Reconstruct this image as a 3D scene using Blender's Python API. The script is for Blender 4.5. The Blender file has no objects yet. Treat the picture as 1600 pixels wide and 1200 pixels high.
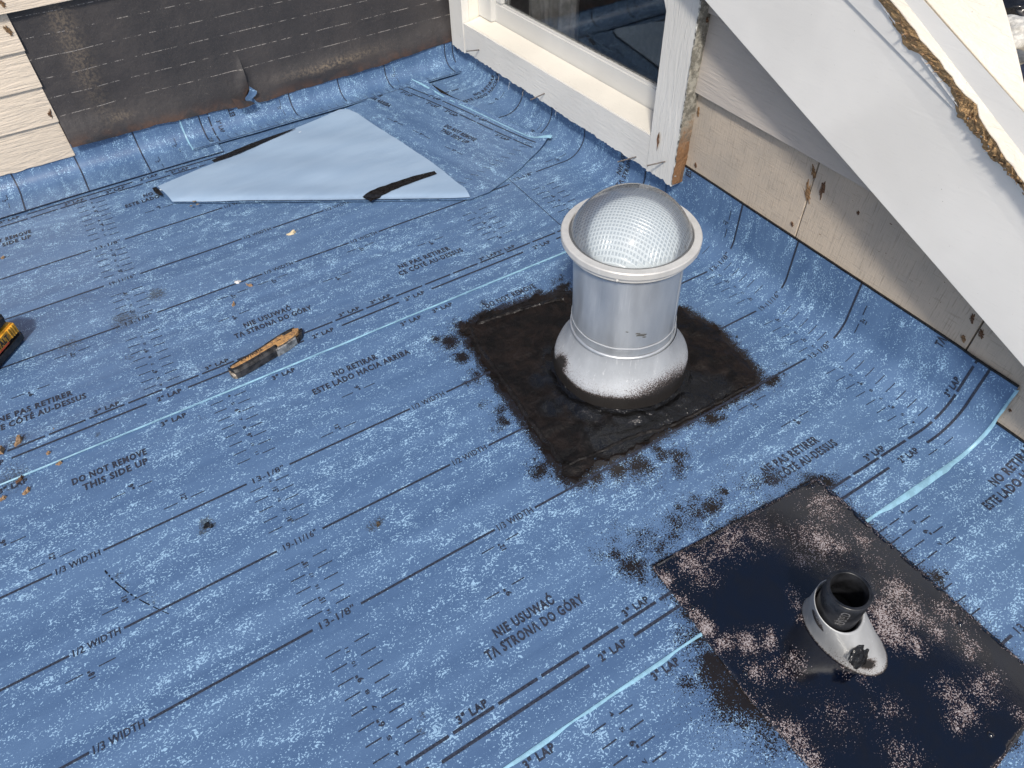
import bpy, bmesh, math, random
import numpy as np
from mathutils import Vector, noise as mnoise
random.seed(7); rng = np.random.RandomState(7)
sc = bpy.context.scene
col = sc.collection

# ------------------------------------------------------------------ camera
YAW, PITCH, ROLL = 1.03893301, 0.82707871, -0.03396902
CAM = np.array([-0.27502, -1.19291, 1.11452]); FPX = 1135.6      # focal length for a 1600 px wide frame
def cam_axes():
    f = np.array([math.cos(PITCH)*math.cos(YAW), math.cos(PITCH)*math.sin(YAW), -math.sin(PITCH)])
    r = np.array([math.sin(YAW), -math.cos(YAW), 0.0]); u = np.cross(r, f)
    return (math.cos(ROLL)*r + math.sin(ROLL)*u, -math.sin(ROLL)*r + math.cos(ROLL)*u, f)
CR, CU, CF = cam_axes()
cd = bpy.data.cameras.new('camera'); cam = bpy.data.objects.new('camera', cd); col.objects.link(cam)
from mathutils import Matrix
M = Matrix.Identity(4)
for i in range(3):
    M[i][0], M[i][1], M[i][2], M[i][3] = CR[i], CU[i], -CF[i], CAM[i]
cam.matrix_world = M
cd.sensor_width = 36; cd.lens = FPX/1600*36; cd.clip_start = 0.02; cd.clip_end = 200
sc.camera = cam
# ------------------------------------------------------------------ light
SUN_DIR = Vector((-0.40, -0.54, 0.74)).normalized()
w = bpy.data.worlds.new('World'); sc.world = w; w.use_nodes = True
wn = w.node_tree.nodes; bg = wn['Background']
sky = wn.new('ShaderNodeTexSky'); sky.sky_type = 'NISHITA'; sky.sun_disc = False
sky.sun_elevation = math.asin(SUN_DIR.z); sky.sun_rotation = math.atan2(SUN_DIR.x, SUN_DIR.y)
sky.air_density = 1.0; sky.dust_density = 2.2
hs = wn.new('ShaderNodeHueSaturation'); hs.inputs['Saturation'].default_value = 1.0
w.node_tree.links.new(sky.outputs[0], hs.inputs['Color']); w.node_tree.links.new(hs.outputs[0], bg.inputs[0]); bg.inputs[1].default_value = 0.115
sl = bpy.data.lights.new('sun', 'SUN'); sl.energy = 2.85; sl.angle = math.radians(6); sl.color = (1.0, 0.93, 0.83)
so = bpy.data.objects.new('sun', sl); col.objects.link(so)
so.location = (-1, -2, 3); so.rotation_euler = SUN_DIR.to_track_quat('Z', 'Y').to_euler()
sc.view_settings.view_transform = 'Standard'; sc.view_settings.look = 'None'
sc.view_settings.exposure = 0.22; sc.view_settings.gamma = 1; sc.view_settings.use_curve_mapping = False
sc.cycles.max_bounces = 8; sc.cycles.transparent_max_bounces = 12

# ------------------------------------------------------------------ helpers
def at(px, py, axis='z', val=0.0):
    """the point of the plane axis = val that the photograph shows at (px, py)"""
    d = CF + ((px-800)/FPX)*CR - ((py-600)/FPX)*CU
    k = 'xyz'.index(axis); t = (val-CAM[k])/d[k]
    return CAM + t*d
def on_plane(px, py, p0, n):
    d = CF + ((px-800)/FPX)*CR - ((py-600)/FPX)*CU
    t = np.dot(np.array(p0)-CAM, n)/np.dot(d, n)
    return CAM + t*d
def meshobj(name, verts, faces, mat=None, parent=None, smooth=False, uv=None, attrs=None):
    me = bpy.data.meshes.new(name)
    me.from_pydata([tuple(map(float, v)) for v in verts], [], [tuple(f) for f in faces]); me.update()
    if mat: me.materials.append(mat)
    if smooth: me.polygons.foreach_set('use_smooth', [True]*len(me.polygons))
    if uv is not None:
        l = me.uv_layers.new(name='UVMap'); li = np.zeros(len(me.loops), int); me.loops.foreach_get('vertex_index', li)
        l.data.foreach_set('uv', np.asarray(uv, float)[li].ravel())
    if attrs:
        for k, a in attrs.items():
            at_ = me.attributes.new(k, 'FLOAT', 'POINT'); at_.data.foreach_set('value', np.asarray(a, float))
    o = bpy.data.objects.new(name, me); col.objects.link(o)
    if parent: o.parent = parent
    return o
def bmobj(name, bm, mat=None, parent=None, smooth=False):
    me = bpy.data.meshes.new(name); bm.to_mesh(me); bm.free()
    if mat: me.materials.append(mat)
    if smooth: me.polygons.foreach_set('use_smooth', [True]*len(me.polygons))
    o = bpy.data.objects.new(name, me); col.objects.link(o)
    if parent: o.parent = parent
    return o
def tag(o, label=None, cat=None, group=None, kind=None):
    if label: o['label'] = label
    if cat: o['category'] = cat
    if group: o['group'] = group
    if kind: o['kind'] = kind
    return o
def empty(name, loc=(0, 0, 0), rz=0.0):
    o = bpy.data.objects.new(name, None); col.objects.link(o); o.location = [float(a) for a in loc]; o.rotation_euler[2] = rz
    o.empty_display_size = 0.02
    return o
def grid_faces(nu, nv):
    i, j = np.meshgrid(np.arange(nu-1), np.arange(nv-1), indexing='ij')
    a = (i*nv+j).ravel(); return np.stack([a, a+nv, a+nv+1, a+1], 1)
def box(bm, x0, x1, y0, y1, z0, z1, bevel=0.0):
    vs = [bm.verts.new(p) for p in [(x0,y0,z0),(x1,y0,z0),(x1,y1,z0),(x0,y1,z0),(x0,y0,z1),(x1,y0,z1),(x1,y1,z1),(x0,y1,z1)]]
    fs = [bm.faces.new([vs[i] for i in f]) for f in [(3,2,1,0),(4,5,6,7),(0,1,5,4),(1,2,6,5),(2,3,7,6),(3,0,4,7)]]
    if bevel:
        es = set(e for f in fs for e in f.edges)
        bmesh.ops.bevel(bm, geom=list(es), offset=bevel, segments=2, affect='EDGES')
def prism(bm, pts, vec):
    """polygon pts (3D) swept by vec"""
    a = [bm.verts.new(tuple(map(float, p))) for p in pts]
    b = [bm.verts.new(tuple(float(p[k])+vec[k] for k in range(3))) for p in pts]
    n = len(pts)
    bm.faces.new(a); bm.faces.new(b[::-1])
    for i in range(n): bm.faces.new((a[i], b[i], b[(i+1) % n], a[(i+1) % n]))
    bmesh.ops.recalc_face_normals(bm, faces=bm.faces[:])
def lathe(bm, prof, seg=64, cx=0, cy=0, shear=(0, 0)):
    rings = []
    for r, z in prof:
        rings.append([bm.verts.new((cx+shear[0]*z+r*math.cos(2*math.pi*k/seg), cy+shear[1]*z+r*math.sin(2*math.pi*k/seg), z)) for k in range(seg)])
    for a, b in zip(rings, rings[1:]):
        for k in range(seg):
            bm.faces.new((a[k], a[(k+1) % seg], b[(k+1) % seg], b[k]))
def vnoise(P, scale, seed=0.0):
    out = np.empty(len(P))
    for i, q in enumerate(P): out[i] = mnoise.noise((q[0]*scale+seed, q[1]*scale+seed*1.7, (q[2] if len(q) > 2 else 0)*scale+seed*.3))
    return out
def fast_noise(x, y, seed=0):
    """smooth value noise on arrays, period-free lattice"""
    xi = np.floor(x).astype(int); yi = np.floor(y).astype(int); fx = x-xi; fy = y-yi
    fx = fx*fx*(3-2*fx); fy = fy*fy*(3-2*fy)
    def h(a, b):
        n = (a*374761393 + b*668265263 + seed*362437) & 0xffffffff
        n = ((n ^ (n >> 13))*1274126177) & 0xffffffff
        return ((n ^ (n >> 16)) & 0xffff)/65535.0-0.5
    return (h(xi, yi)*(1-fx)+h(xi+1, yi)*fx)*(1-fy)+(h(xi, yi+1)*(1-fx)+h(xi+1, yi+1)*fx)*fy

# ------------------------------------------------------------------ materials
class NT:
    def __init__(s, name):
        s.m = bpy.data.materials.new(name); s.m.use_nodes = True; s.t = s.m.node_tree
        s.p = s.t.nodes['Principled BSDF']; s.out = s.t.nodes['Material Output']
    def n(s, typ, **kw):
        x = s.t.nodes.new(typ)
        for k, v in kw.items(): setattr(x, k, v)
        return x
    def l(s, a, b): s.t.links.new(a, b)
    def set(s, sock, v):
        if hasattr(v, 'links') or hasattr(v, 'is_output'): s.l(v, sock)
        else: sock.default_value = v
    def coord(s, kind='Object'):
        return s.n('ShaderNodeTexCoord').outputs[kind]
    def map(s, v, scale=(1, 1, 1), loc=(0, 0, 0), rot=(0, 0, 0)):
        m = s.n('ShaderNodeMapping'); s.l(v, m.inputs[0]); m.inputs['Scale'].default_value = scale
        m.inputs['Location'].default_value = loc; m.inputs['Rotation'].default_value = rot; return m.outputs[0]
    def noise(s, v, scale, detail=2, rough=.5, dist=0.0):
        x = s.n('ShaderNodeTexNoise'); s.l(v, x.inputs['Vector']); x.inputs['Scale'].default_value = scale
        x.inputs['Detail'].default_value = detail; x.inputs['Roughness'].default_value = rough; x.inputs['Distortion'].default_value = dist
        return x.outputs['Fac']
    def math(s, op, a, b=0.0, c=0.0, clamp=False):
        x = s.n('ShaderNodeMath', operation=op, use_clamp=clamp)
        s.set(x.inputs[0], a); s.set(x.inputs[1], b)
        if len(x.inputs) > 2: s.set(x.inputs[2], c)
        return x.outputs[0]
    def ramp(s, v, a, b, lo=0.0, hi=1.0):
        x = s.n('ShaderNodeMapRange'); x.interpolation_type = 'SMOOTHSTEP'; s.set(x.inputs[0], v)
        s.set(x.inputs[1], a); s.set(x.inputs[2], b); s.set(x.inputs[3], lo); s.set(x.inputs[4], hi); return x.outputs[0]
    def mix(s, f, a, b):
        x = s.n('ShaderNodeMix', data_type='RGBA'); s.set(x.inputs[0], f)
        s.set(x.inputs[6], a if not isinstance(a, tuple) else (*a, 1)); s.set(x.inputs[7], b if not isinstance(b, tuple) else (*b, 1)); return x.outputs[2]
    def attr(s, name):
        x = s.n('ShaderNodeAttribute'); x.attribute_name = name; return x.outputs['Fac']
    def bump(s, h, strength=.3, dist=.001, prev=None):
        b = s.n('ShaderNodeBump'); b.inputs['Strength'].default_value = strength; b.inputs['Distance'].default_value = dist
        s.l(h, b.inputs['Height'])
        if prev is not None: s.l(prev, b.inputs['Normal'])
        return b.outputs[0]
    def fin(s, color=None, rough=None, metal=None, normal=None, spec=None, coat=None):
        if color is not None: s.set(s.p.inputs['Base Color'], color if not isinstance(color, tuple) else (*color, 1))
        if rough is not None: s.set(s.p.inputs['Roughness'], rough)
        if metal is not None: s.set(s.p.inputs['Metallic'], metal)
        if normal is not None: s.l(normal, s.p.inputs['Normal'])
        if spec is not None: s.set(s.p.inputs['Specular IOR Level'], spec)
        if coat is not None: s.set(s.p.inputs['Coat Weight'], coat)
        return s.m
def simple(name, c, rough=.5, metal=0.0, var=.15, scale=40, bump=0.0, bscale=200, stretch=(1, 1, 1), spec=None):
    t = NT(name); v = t.map(t.coord(), stretch)
    n = t.noise(v, scale, 4, .6)
    c2 = tuple(max(0, x*(1-var*1.6)) for x in c); c1 = tuple(min(1, x*(1+var)) for x in c)
    colr = t.mix(t.ramp(n, .35, .65), c2, c1)
    nm = t.bump(t.noise(v, bscale, 4, .6), 1.0, bump) if bump else None
    return t.fin(colr, t.ramp(t.noise(v, scale*.5, 3), .3, .7, max(.02, rough-.08), rough+.08), metal, nm, spec)

def membrane_material(name='membrane_film', tint=1.0):
    t = NT(name); uv = t.n('ShaderNodeUVMap').outputs[0]; ob = t.coord()
    # scuff flecks: worm-like strokes gathered in patches, stretched along the roll
    warp = t.n('ShaderNodeTexNoise'); t.l(uv, warp.inputs['Vector']); warp.inputs['Scale'].default_value = 60; warp.inputs['Detail'].default_value = 2
    add = t.n('ShaderNodeVectorMath', operation='MULTIPLY_ADD'); t.l(warp.outputs['Color'], add.inputs[0]); add.inputs[1].default_value = (.012, .012, 0); t.l(uv, add.inputs[2])
    uvw = add.outputs[0]
    fine = t.noise(t.map(uvw, (1, 1.5, 1)), 225, 1.8, .60)
    fine2 = t.noise(t.map(uvw, (1, 1.1, 1), (7, 3, 0), (0, 0, .5)), 300, 1.0, .5)
    mid = t.noise(t.map(uv, (1, 1.9, 1)), 27, 4, .70)
    big = t.noise(t.map(uv, (1, 2.2, 1), (3, 9, 0)), 4.2, 2, .5)
    dens = t.math('ADD', t.math('MULTIPLY', t.math('SUBTRACT', mid, .5), .80), t.math('MULTIPLY', t.math('SUBTRACT', big, .5), .26))
    a = t.ramp(t.math('ADD', fine, dens), .645, .662)
    b = t.ramp(t.math('ADD', fine2, t.math('MULTIPLY', dens, .45)), .655, .675)
    fl = t.math('MAXIMUM', a, t.math('MULTIPLY', b, .85))
    # lengthwise bands of the film
    band = t.noise(t.map(uv, (.35, 9, 1)), 2.0, 3, .55)
    base = t.mix(t.ramp(band, .3, .7), (.070*tint, .134*tint, .258*tint), (.100*tint, .180*tint, .322*tint))
    veil = t.ramp(t.noise(t.map(uv, (1, 2, 1), (5, 5, 0)), 42, 4, .7), .45, .80, 0, .22)
    base = t.mix(veil, base, (.15, .26, .42))
    c = t.mix(t.math('MULTIPLY', fl, .90), base, (.345, .545, .74))
    # dirt
    dn = t.noise(ob, 260, 4, .75)
    d = t.math('MULTIPLY', t.ramp(t.math('ADD', dn, t.math('MULTIPLY', t.attr('dirt'), .33)), .66, .76), t.ramp(t.attr('dirt'), .02, .3))
    c = t.mix(t.math('MULTIPLY', d, .75), c, (.035, .040, .045))
    # sprayed primer: speckle that closes up where the coat is dense
    s1 = t.noise(ob, 420, 1, .6); s2 = t.noise(t.map(ob, (1, 1, 1), (4, 4, 4)), 900, 0, .6)
    sp = t.math('ADD', t.math('MULTIPLY', s1, .62), t.math('MULTIPLY', s2, .38))
    dsp = t.attr('spray')
    lump = t.noise(ob, 40, 4, .65)
    dd = t.math('ADD', dsp, t.math('MULTIPLY', t.math('MULTIPLY', t.math('SUBTRACT', lump, .5), 1.1), t.ramp(dsp, .05, .5)))
    thr = t.math('SUBTRACT', .735, t.math('MULTIPLY', dd, .36))
    s = t.ramp(t.math('SUBTRACT', sp, thr), -.012, .012)
    s = t.math('MULTIPLY', s, t.ramp(dsp, .02, .10))
    c = t.mix(s, c, (.012, .009, .008))
    bmp = t.bump(t.noise(ob, 900, 2, .5), .25, .0004)
    bmp = t.bump(t.noise(t.map(uv, (.5, 3, 1)), 14, 3, .5), .5, .0018, bmp)
    ro = t.mix(s, t.mix(fl, (.42, .42, .42), (.55, .55, .55)), (.35, .35, .35))
    return t.fin(c, ro, 0, bmp, .5)
MEM = membrane_material()
INK = simple('print_ink', (.028, .034, .055), .5, var=.3, scale=300)
FILM = simple('film_edge', (.25, .46, .60), .35, var=.1, scale=60)
def liner_material():
    t = NT('release_liner'); ob = t.coord()
    n = t.noise(t.map(ob, (1, 3, 1), rot=(0, 0, .55)), 5, 3, .55); n2 = t.noise(ob, 500, 2)
    c = t.mix(t.ramp(n, .3, .7), (.275, .385, .53), (.32, .435, .58))
    b = t.bump(n, .6, .003); b = t.bump(n2, .2, .0003, b)
    return t.fin(c, .48, 0, b)
LINER = liner_material()
ADH = simple('bitumen_adhesive', (.010, .010, .011), .3, var=.3, scale=120, bump=.0006, bscale=160)

def paint(name, c, grain_axis='y', chips=0.25, wood=(.42, .23, .09), rough=.5, grain=.0008, knots=0.0, tint2=None, gscale=1.0, dirt=.3):
    """painted wood: long grain relief, brush marks, small flaked spots showing wood, specks of dirt"""
    t = NT(name); ob = t.coord()
    sx = {'x': (.10, 1, 1), 'y': (1, .10, 1), 'z': (1, 1, .10)}[grain_axis]
    v = t.map(ob, sx)
    wv = t.noise(v, 95*gscale, 4, .62, 1.4); fine = t.noise(v, 420*gscale, 3, .6); big = t.noise(ob, 4, 3, .5)
    c1 = tint2 or tuple(x*.88 for x in c)
    cc = t.mix(t.ramp(big, .3, .7), c, c1)
    cc = t.mix(t.math('MULTIPLY', t.ramp(fine, .60, .72), dirt), cc, tuple(x*.55 for x in c))
    ch = t.noise(ob, 38, 5, .72)
    cm = t.ramp(ch, .80-chips*.30, .82-chips*.30)
    cc = t.mix(cm, cc, t.mix(fine, wood, tuple(x*.5 for x in wood)))
    sp = t.ramp(t.noise(ob, 170, 3, .6), .735, .75)
    cc = t.mix(t.math('MULTIPLY', sp, .7), cc, (.08, .06, .05))
    b = t.bump(wv, 1, grain); b = t.bump(fine, .5, grain*.4, b); b = t.bump(cm, 1, -.0006, b)
    return t.fin(cc, rough, 0, b)
SIDING_L = paint('cream_siding_paint', (.72, .62, .50), 'x', .05, grain=.0048, gscale=.75, dirt=.18)
FASCIA_M = paint('satin_white_fascia_paint', (.85, .84, .805), 'y', .0, grain=.0003, rough=.36, dirt=.10)
ROUGH_SID = paint('ivory_siding_paint', (.78, .72, .62), 'y', .12, grain=.0022, gscale=.8, dirt=.15)
GREY_LAP = paint('taupe_siding_paint', (.50, .455, .41), 'y', .06, grain=.0020, gscale=1.1, dirt=.2)
CASING = paint('old_white_window_paint', (.76, .75, .71), 'y', .30, wood=(.36, .34, .30), grain=.0016, gscale=1.4, dirt=.35)
CASING_V = paint('old_white_jamb_paint', (.76, .75, .71), 'z', .30, wood=(.36, .33, .28), grain=.0018, gscale=1.2, dirt=.35)
SILL_M = paint('cream_sill_paint', (.80, .765, .68), 'y', .10, grain=.0007, gscale=1.6, dirt=.35)
SASH_M = paint('sash_white_paint', (.66, .66, .64), 'y', .0, grain=.0002, rough=.35, dirt=.1)
def board_material():
    """rough-sawn panel: fine woven relief of grain crossed by saw marks"""
    t = NT('rough_sawn_panel_paint'); ob = t.coord()
    a = t.noise(t.map(ob, (1, 1, .07)), 330, 3, .6); b = t.noise(t.map(ob, (1, .07, 1)), 330, 3, .6)
    big = t.noise(ob, 7, 4, .6)
    c = t.mix(t.ramp(big, .32, .68), (.53, .45, .36), (.44, .385, .32))
    c = t.mix(t.math('MULTIPLY', t.ramp(a, .56, .70), .45), c, (.22, .18, .14))
    c = t.mix(t.math('MULTIPLY', t.ramp(b, .58, .70), .35), c, (.25, .20, .16))
    sp = t.ramp(t.noise(t.map(ob, (1, .5, 1)), 120, 3, .7), .70, .73)
    c = t.mix(sp, c, (.10, .055, .035))
    n = t.bump(a, .8, .0012); n = t.bump(b, .8, .0010, n)
    return t.fin(c, .75, 0, n)
PANEL = board_material()
def wood_material(name='bare_wood', c=(.52, .30, .11), rough=.8, sc_=1.0):
    t = NT(name); ob = t.coord()
    n = t.noise(t.map(ob, (2.4, .5, 2.4)), 60*sc_, 5, .7, 1.0); n2 = t.noise(ob, 260*sc_, 4, .7)
    cc = t.mix(t.ramp(n, .35, .65), tuple(x*.35 for x in c), c); cc = t.mix(t.ramp(n2, .5, .8), cc, tuple(min(1, x*1.35) for x in c))
    b = t.bump(n2, 1, .0025)
    return t.fin(cc, rough, 0, b)
WOOD = wood_material('bare_wood', (.34, .20, .095), sc_=2.2); WOOD_D = wood_material('weathered_wood', (.20, .105, .055), sc_=2.2)
CHIP = wood_material('wood_chip_fibre', (.50, .32, .18), sc_=2)

# ------------------------------------------------------------------ the membrane surface
XW, RC = 0.900, 0.070           # right wall plane and cove radius
U1 = XW-RC; U2 = U1+RC*math.pi/2
INCH = .0254
def undul(x, y):
    a = fast_noise(x*3.1+9, y*5.2+3, 1)*.0046 + fast_noise(x*7+1, y*13+5, 2)*.0022
    k = np.clip((y+.05)/.35, 0.22, 1.0)
    h = a*k + fast_noise(x*4+31, y*40+7, 5)*.0007 + .0030
    return h
def strip_z(kind, v):
    lift = {'A': .0030, 'B': .0026, 'C': 0.0}[kind]; e = {'A': -.008, 'B': -.926, 'C': -1.85}[kind]
    return lift*np.clip(1-(v-e-.086)/.03, 0, 1)
def surf(kind, u, v, off=0.0):
    u = np.asarray(u, float); v = np.asarray(v, float)
    h = undul(np.minimum(u, U1), v)*np.clip(1-(u-U1)/RC, .30, 1) + strip_z(kind, v) + off
    th = np.clip((u-U1)/RC, 0, math.pi/2)
    # cove path, then straight up the wall; h is measured along the inward normal
    px = np.where(u < U1, u, U1+RC*np.sin(th)); pz = np.where(u < U1, 0, RC-RC*np.cos(th)+np.maximum(u-U2, 0))
    bow = fast_noise(v*6+2, u*8, 9)*.002*np.clip((u-U1)/.08, 0, 1)
    hh = h+np.abs(bow)
    return np.stack([px-np.sin(th)*hh, v, pz+np.cos(th)*hh], -1)
DCOVE = 1.050
def surf_up(u, v, lift, off=0.0):
    """upstand along the left wall: u runs along X, v runs across the floor (Y) and up the wall"""
    u = np.asarray(u, float); v = np.asarray(v, float); r = .05
    th = np.clip((v-DCOVE)/r, 0, math.pi/2)
    y = np.where(v < DCOVE, v, DCOVE+r*np.sin(th)); z = np.where(v < DCOVE, 0, r-r*np.cos(th)+np.maximum(v-DCOVE-r*math.pi/2, 0))
    h = (undul(u, np.minimum(v, DCOVE))*np.clip(1-(v-.94)/.08, 0, 1)+.0035*np.clip((v-.94)/.08, 0, 1))+lift+off
    return np.stack([u, y-np.sin(th)*h, z+np.cos(th)*h], -1)

def blobs(X, Y, pts):
    d = np.zeros_like(X)
    for px, py, r, s in pts:
        q = at(px, py); d = np.maximum(d, s*np.exp(-((X-q[0])**2+(Y-q[1])**2)/(2*r*r)))
    return d
P1 = [at(*p)[:2] for p in ((752, 497), (724, 518), (888, 750), (905, 742), (1178, 600), (1180, 585), (1120, 520), (1068, 488), (880, 458))]
P2 = [(.220, -.794), (.205, -.93), (.202, -1.045), (.208, -1.13), (.225, -1.285), (.400, -1.290), (.585, -1.262), (.583, -1.10), (.585, -.95), (.587, -.818), (.40, -.806)]
def seg_dist(X, Y, poly):
    d = np.full(X.shape, 9.0)
    for i in range(len(poly)):
        a = np.array(poly[i]); b = np.array(poly[(i+1) % len(poly)]); ab = b-a
        t = np.clip(((X-a[0])*ab[0]+(Y-a[1])*ab[1])/(ab@ab), 0, 1)
        d = np.minimum(d, np.hypot(X-a[0]-t*ab[0], Y-a[1]-t*ab[1]))
    return d
SPRAY = [(705, 535, .018, 1.5), (725, 512, .018, 1.5), (722, 560, .014, 1.2), (760, 492, .014, 1.3), (842, 463, .010, 1.6), (805, 487, .014, 1.3), (868, 468, .014, 1.4),
 (880, 450, .012, 1.2), (745, 590, .012, 1.0), (785, 640, .012, 1.0), (785, 660, .009, 1.1), (780, 672, .006, .9), (845, 735, .012, 1.5), (862, 722, .012, 1.3), (905, 752, .014, 1.4), (930, 745, .012, 1.2),
 (965, 735, .018, 1.1), (1000, 728, .022, 1.1), (1035, 715, .012, 1.0), (1058, 712, .010, 1.1), (1064, 728, .008, 1.0), (1058, 745, .008, .7), (1110, 655, .014, 1.2), (1140, 625, .014, 1.3), (1180, 605, .012, 1.4), (1203, 598, .012, 1.6),
 (1212, 592, .008, 1.2), (1160, 560, .010, .9), (1120, 520, .010, 1.1), (1085, 492, .010, 1.0), (960, 760, .02, .35), (1080, 700, .02, .35), (1030, 760, .014, .4),
 (1112, 793, .014, 1.15), (1085, 800, .018, .85), (1060, 818, .024, .75), (1000, 850, .024, .68), (985, 886, .014, 1.35), (1000, 896, .010, 1.0), (1030, 855, .024, .72), (960, 850, .022, .5),
 (1130, 770, .022, .52), (1205, 748, .016, 1.0), (1235, 745, .012, .6), (1290, 755, .014, 1.1), (1180, 760, .022, .62), (1315, 790, .010, .8), (1340, 830, .008, .6), (1440, 905, .012, 1.1), (1462, 903, .010, 1.4), (1405, 880, .01, .7),
 (1120, 1050, .028, 1.3), (1150, 1090, .028, 1.3), (1108, 1030, .012, 1.2), (1175, 1105, .018, 1.0), (1140, 1110, .026, .8), (1200, 1150, .022, .8), (1110, 1075, .014, .5), (1600, 1112, .014, 1.3), (1575, 1150, .014, 1.1), (1500, 965, .01, .8), (1550, 1010, .01, .8)]
_r = random.Random(31); SPRAY2 = []
for a, b, r, s_ in SPRAY:
    SPRAY2.append((a, b, r*1.15, min(s_, 1.2)))
    for k in range(5):
        SPRAY2.append((a+_r.gauss(0, 1)*r*1100, b+_r.gauss(0, 1)*r*800, r*_r.uniform(.5, 1.1), min(s_, 1.1)*_r.uniform(.35, .95)))
    SPRAY2.append((a, b, r*2.4, min(s_, 1.0)*.50))
DIRT = [(195, 500, .03, .8), (245, 460, .02, .9), (110, 540, .03, .6), (205, 560, .02, .5), (135, 465, .02, .4), (322, 818, .010, 1.1), (318, 832, .007, 1), (333, 822, .006, 1), (592, 818, .010, .9), (580, 826, .007, 1),
 (460, 815, .008, .5), (660, 1120, .006, .8), (658, 1145, .006, .8), (30, 690, .02, .7), (20, 750, .03, .7), (540, 430, .02, .4), (400, 435, .02, .5), (240, 940, .012, .5), (155, 682, .005, 1), (315, 655, .01, .4), (185, 900, .006, .9), (197, 918, .005, .8)]

def strip(kind, u0, u1, v0, v1, du=.006, dv=.006, name='roof_membrane'):
    us = np.arange(u0, u1+1e-9, du); us[-1] = u1; vs = np.arange(v0, v1+1e-9, dv); vs[-1] = v1
    Ug, Vg = np.meshgrid(us, vs, indexing='ij')
    Vj = Vg.copy(); Vj[:, 0] += fast_noise(us*30, us*0+3, 3)*.0015
    P = surf(kind, Ug, Vj).reshape(-1, 3)
    X, Y = P[:, 0], P[:, 1]
    sp = blobs(X, Y, SPRAY2)
    d1 = seg_dist(X, Y, P1); sp = np.maximum(sp, 1.2*np.exp(-(d1/.024)**2)); sp = np.maximum(sp, .62*np.exp(-(d1/.030)**2)*(.85+fast_noise(X*22, Y*22, 6)*1.5))
    d2 = seg_dist(X, Y, P2); sp = np.maximum(sp, .9*np.exp(-(d2/.010)**2)*(.7+fast_noise(X*30, Y*30, 4)*1.6)); sp = np.maximum(sp, .46*np.exp(-(d2/.035)**2)*(.8+fast_noise(X*14, Y*14, 6)*1.0))
    dirt = blobs(X, Y, DIRT)
    o = meshobj(name, P, grid_faces(len(us), len(vs)), MEM, smooth=True, uv=np.stack([Ug.ravel(), Vg.ravel()+{'A': 0, 'B': 3.3, 'C': 7.7}[kind]], 1), attrs={'spray': sp, 'dirt': dirt})
    o['kind'] = 'structure'
    return o

# ------------------------------------------------------------------ print on the membrane (flat ink, mapped on the film)
_font_cache = {}
def glyphs(text, bold):
    key = (text, bold)
    if key in _font_cache: return _font_cache[key]
    c = bpy.data.curves.new('t', 'FONT'); c.body = text; c.size = 1.0; c.resolution_u = 2; c.fill_mode = 'FRONT'
    c.offset = .036 if bold else .010; c.space_character = 1.15 if bold else 1.05
    o = bpy.data.objects.new('t', c); col.objects.link(o)
    dg = bpy.context.evaluated_depsgraph_get(); dg.update()
    me = o.evaluated_get(dg).to_mesh()
    V = np.array([v.co[:2] for v in me.vertices]) if len(me.vertices) else np.zeros((0, 2)); F = [tuple(p.vertices) for p in me.polygons]
    o.evaluated_get(dg).to_mesh_clear(); bpy.data.objects.remove(o); bpy.data.curves.remove(c)
    if len(V): V[:, 0] -= V[:, 0].min()
    wd = V[:, 0].max() if len(V) else 1
    _font_cache[key] = (V, F, wd); return _font_cache[key]
class Print:
    def __init__(s): s.v = []; s.f = []; s.n = 0
    def add(s, V, F):
        s.v.append(V); s.f += [tuple(i+s.n for i in f) for f in F]; s.n += len(V)
    def text(s, txt, u, v, width, cap, bold=False, ang=0, anchor='c'):
        V, F, wd = glyphs(txt, bold)
        if not len(V): return
        q = V*[width/wd, cap/.73]; q = q-[width/2 if anchor == 'c' else 0, 0]
        c, sn = math.cos(ang), math.sin(ang)
        s.add(np.stack([u+q[:, 0]*c-q[:, 1]*sn, v+q[:, 0]*sn+q[:, 1]*c], 1), F)
    def line(s, ua, va, ub, vb, wd=.0024):
        L = math.hypot(ub-ua, vb-va); n = max(2, int(L/.006)+1); t = np.linspace(0, 1, n)
        nx, ny = -(vb-va)/L*wd/2, (ub-ua)/L*wd/2
        a = np.stack([ua+(ub-ua)*t+nx, va+(vb-va)*t+ny], 1); b = np.stack([ua+(ub-ua)*t-nx, va+(vb-va)*t-ny], 1)
        s.add(np.concatenate([a, b]), [(i, i+1, n+i+1, n+i) for i in range(n-1)])
    def build(s, parent, fn, name='printed_markings'):
        s.cut(lambda u, v: u < UTOP-.001); V = np.concatenate(s.v); P = fn(V[:, 0], V[:, 1])
        o = meshobj(name, P, s.f, INK, parent); o['kind'] = 'stuff'
        return o
    def cut(s, pred):
        """drop faces whose centre fails pred(u, v)"""
        V = np.concatenate(s.v); s.f = [f for f in s.f if pred(V[list(f), 0].mean(), V[list(f), 1].mean())]; return s
MSG = {'PL': ('NIE USUWAĆ', 'TĄ STRONĄ DO GÓRY', .112, .182), 'FR': ('NE PAS RETIRER', 'CE CÔTÉ AU-DESSUS', .142, .176),
       'ES': ('NO RETIRAR', 'ESTE LADO HACIA ARRIBA', .102, .222), 'EN': ('DO NOT REMOVE', 'THIS SIDE UP', .136, .118)}
def message(P, which, u, v, up=False):
    a, b, wa, wb = MSG[which]
    P.text(a, u, v, wa, .0165, True); P.text(b, u+.006, v-.0245, wb, .0165, True)
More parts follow.
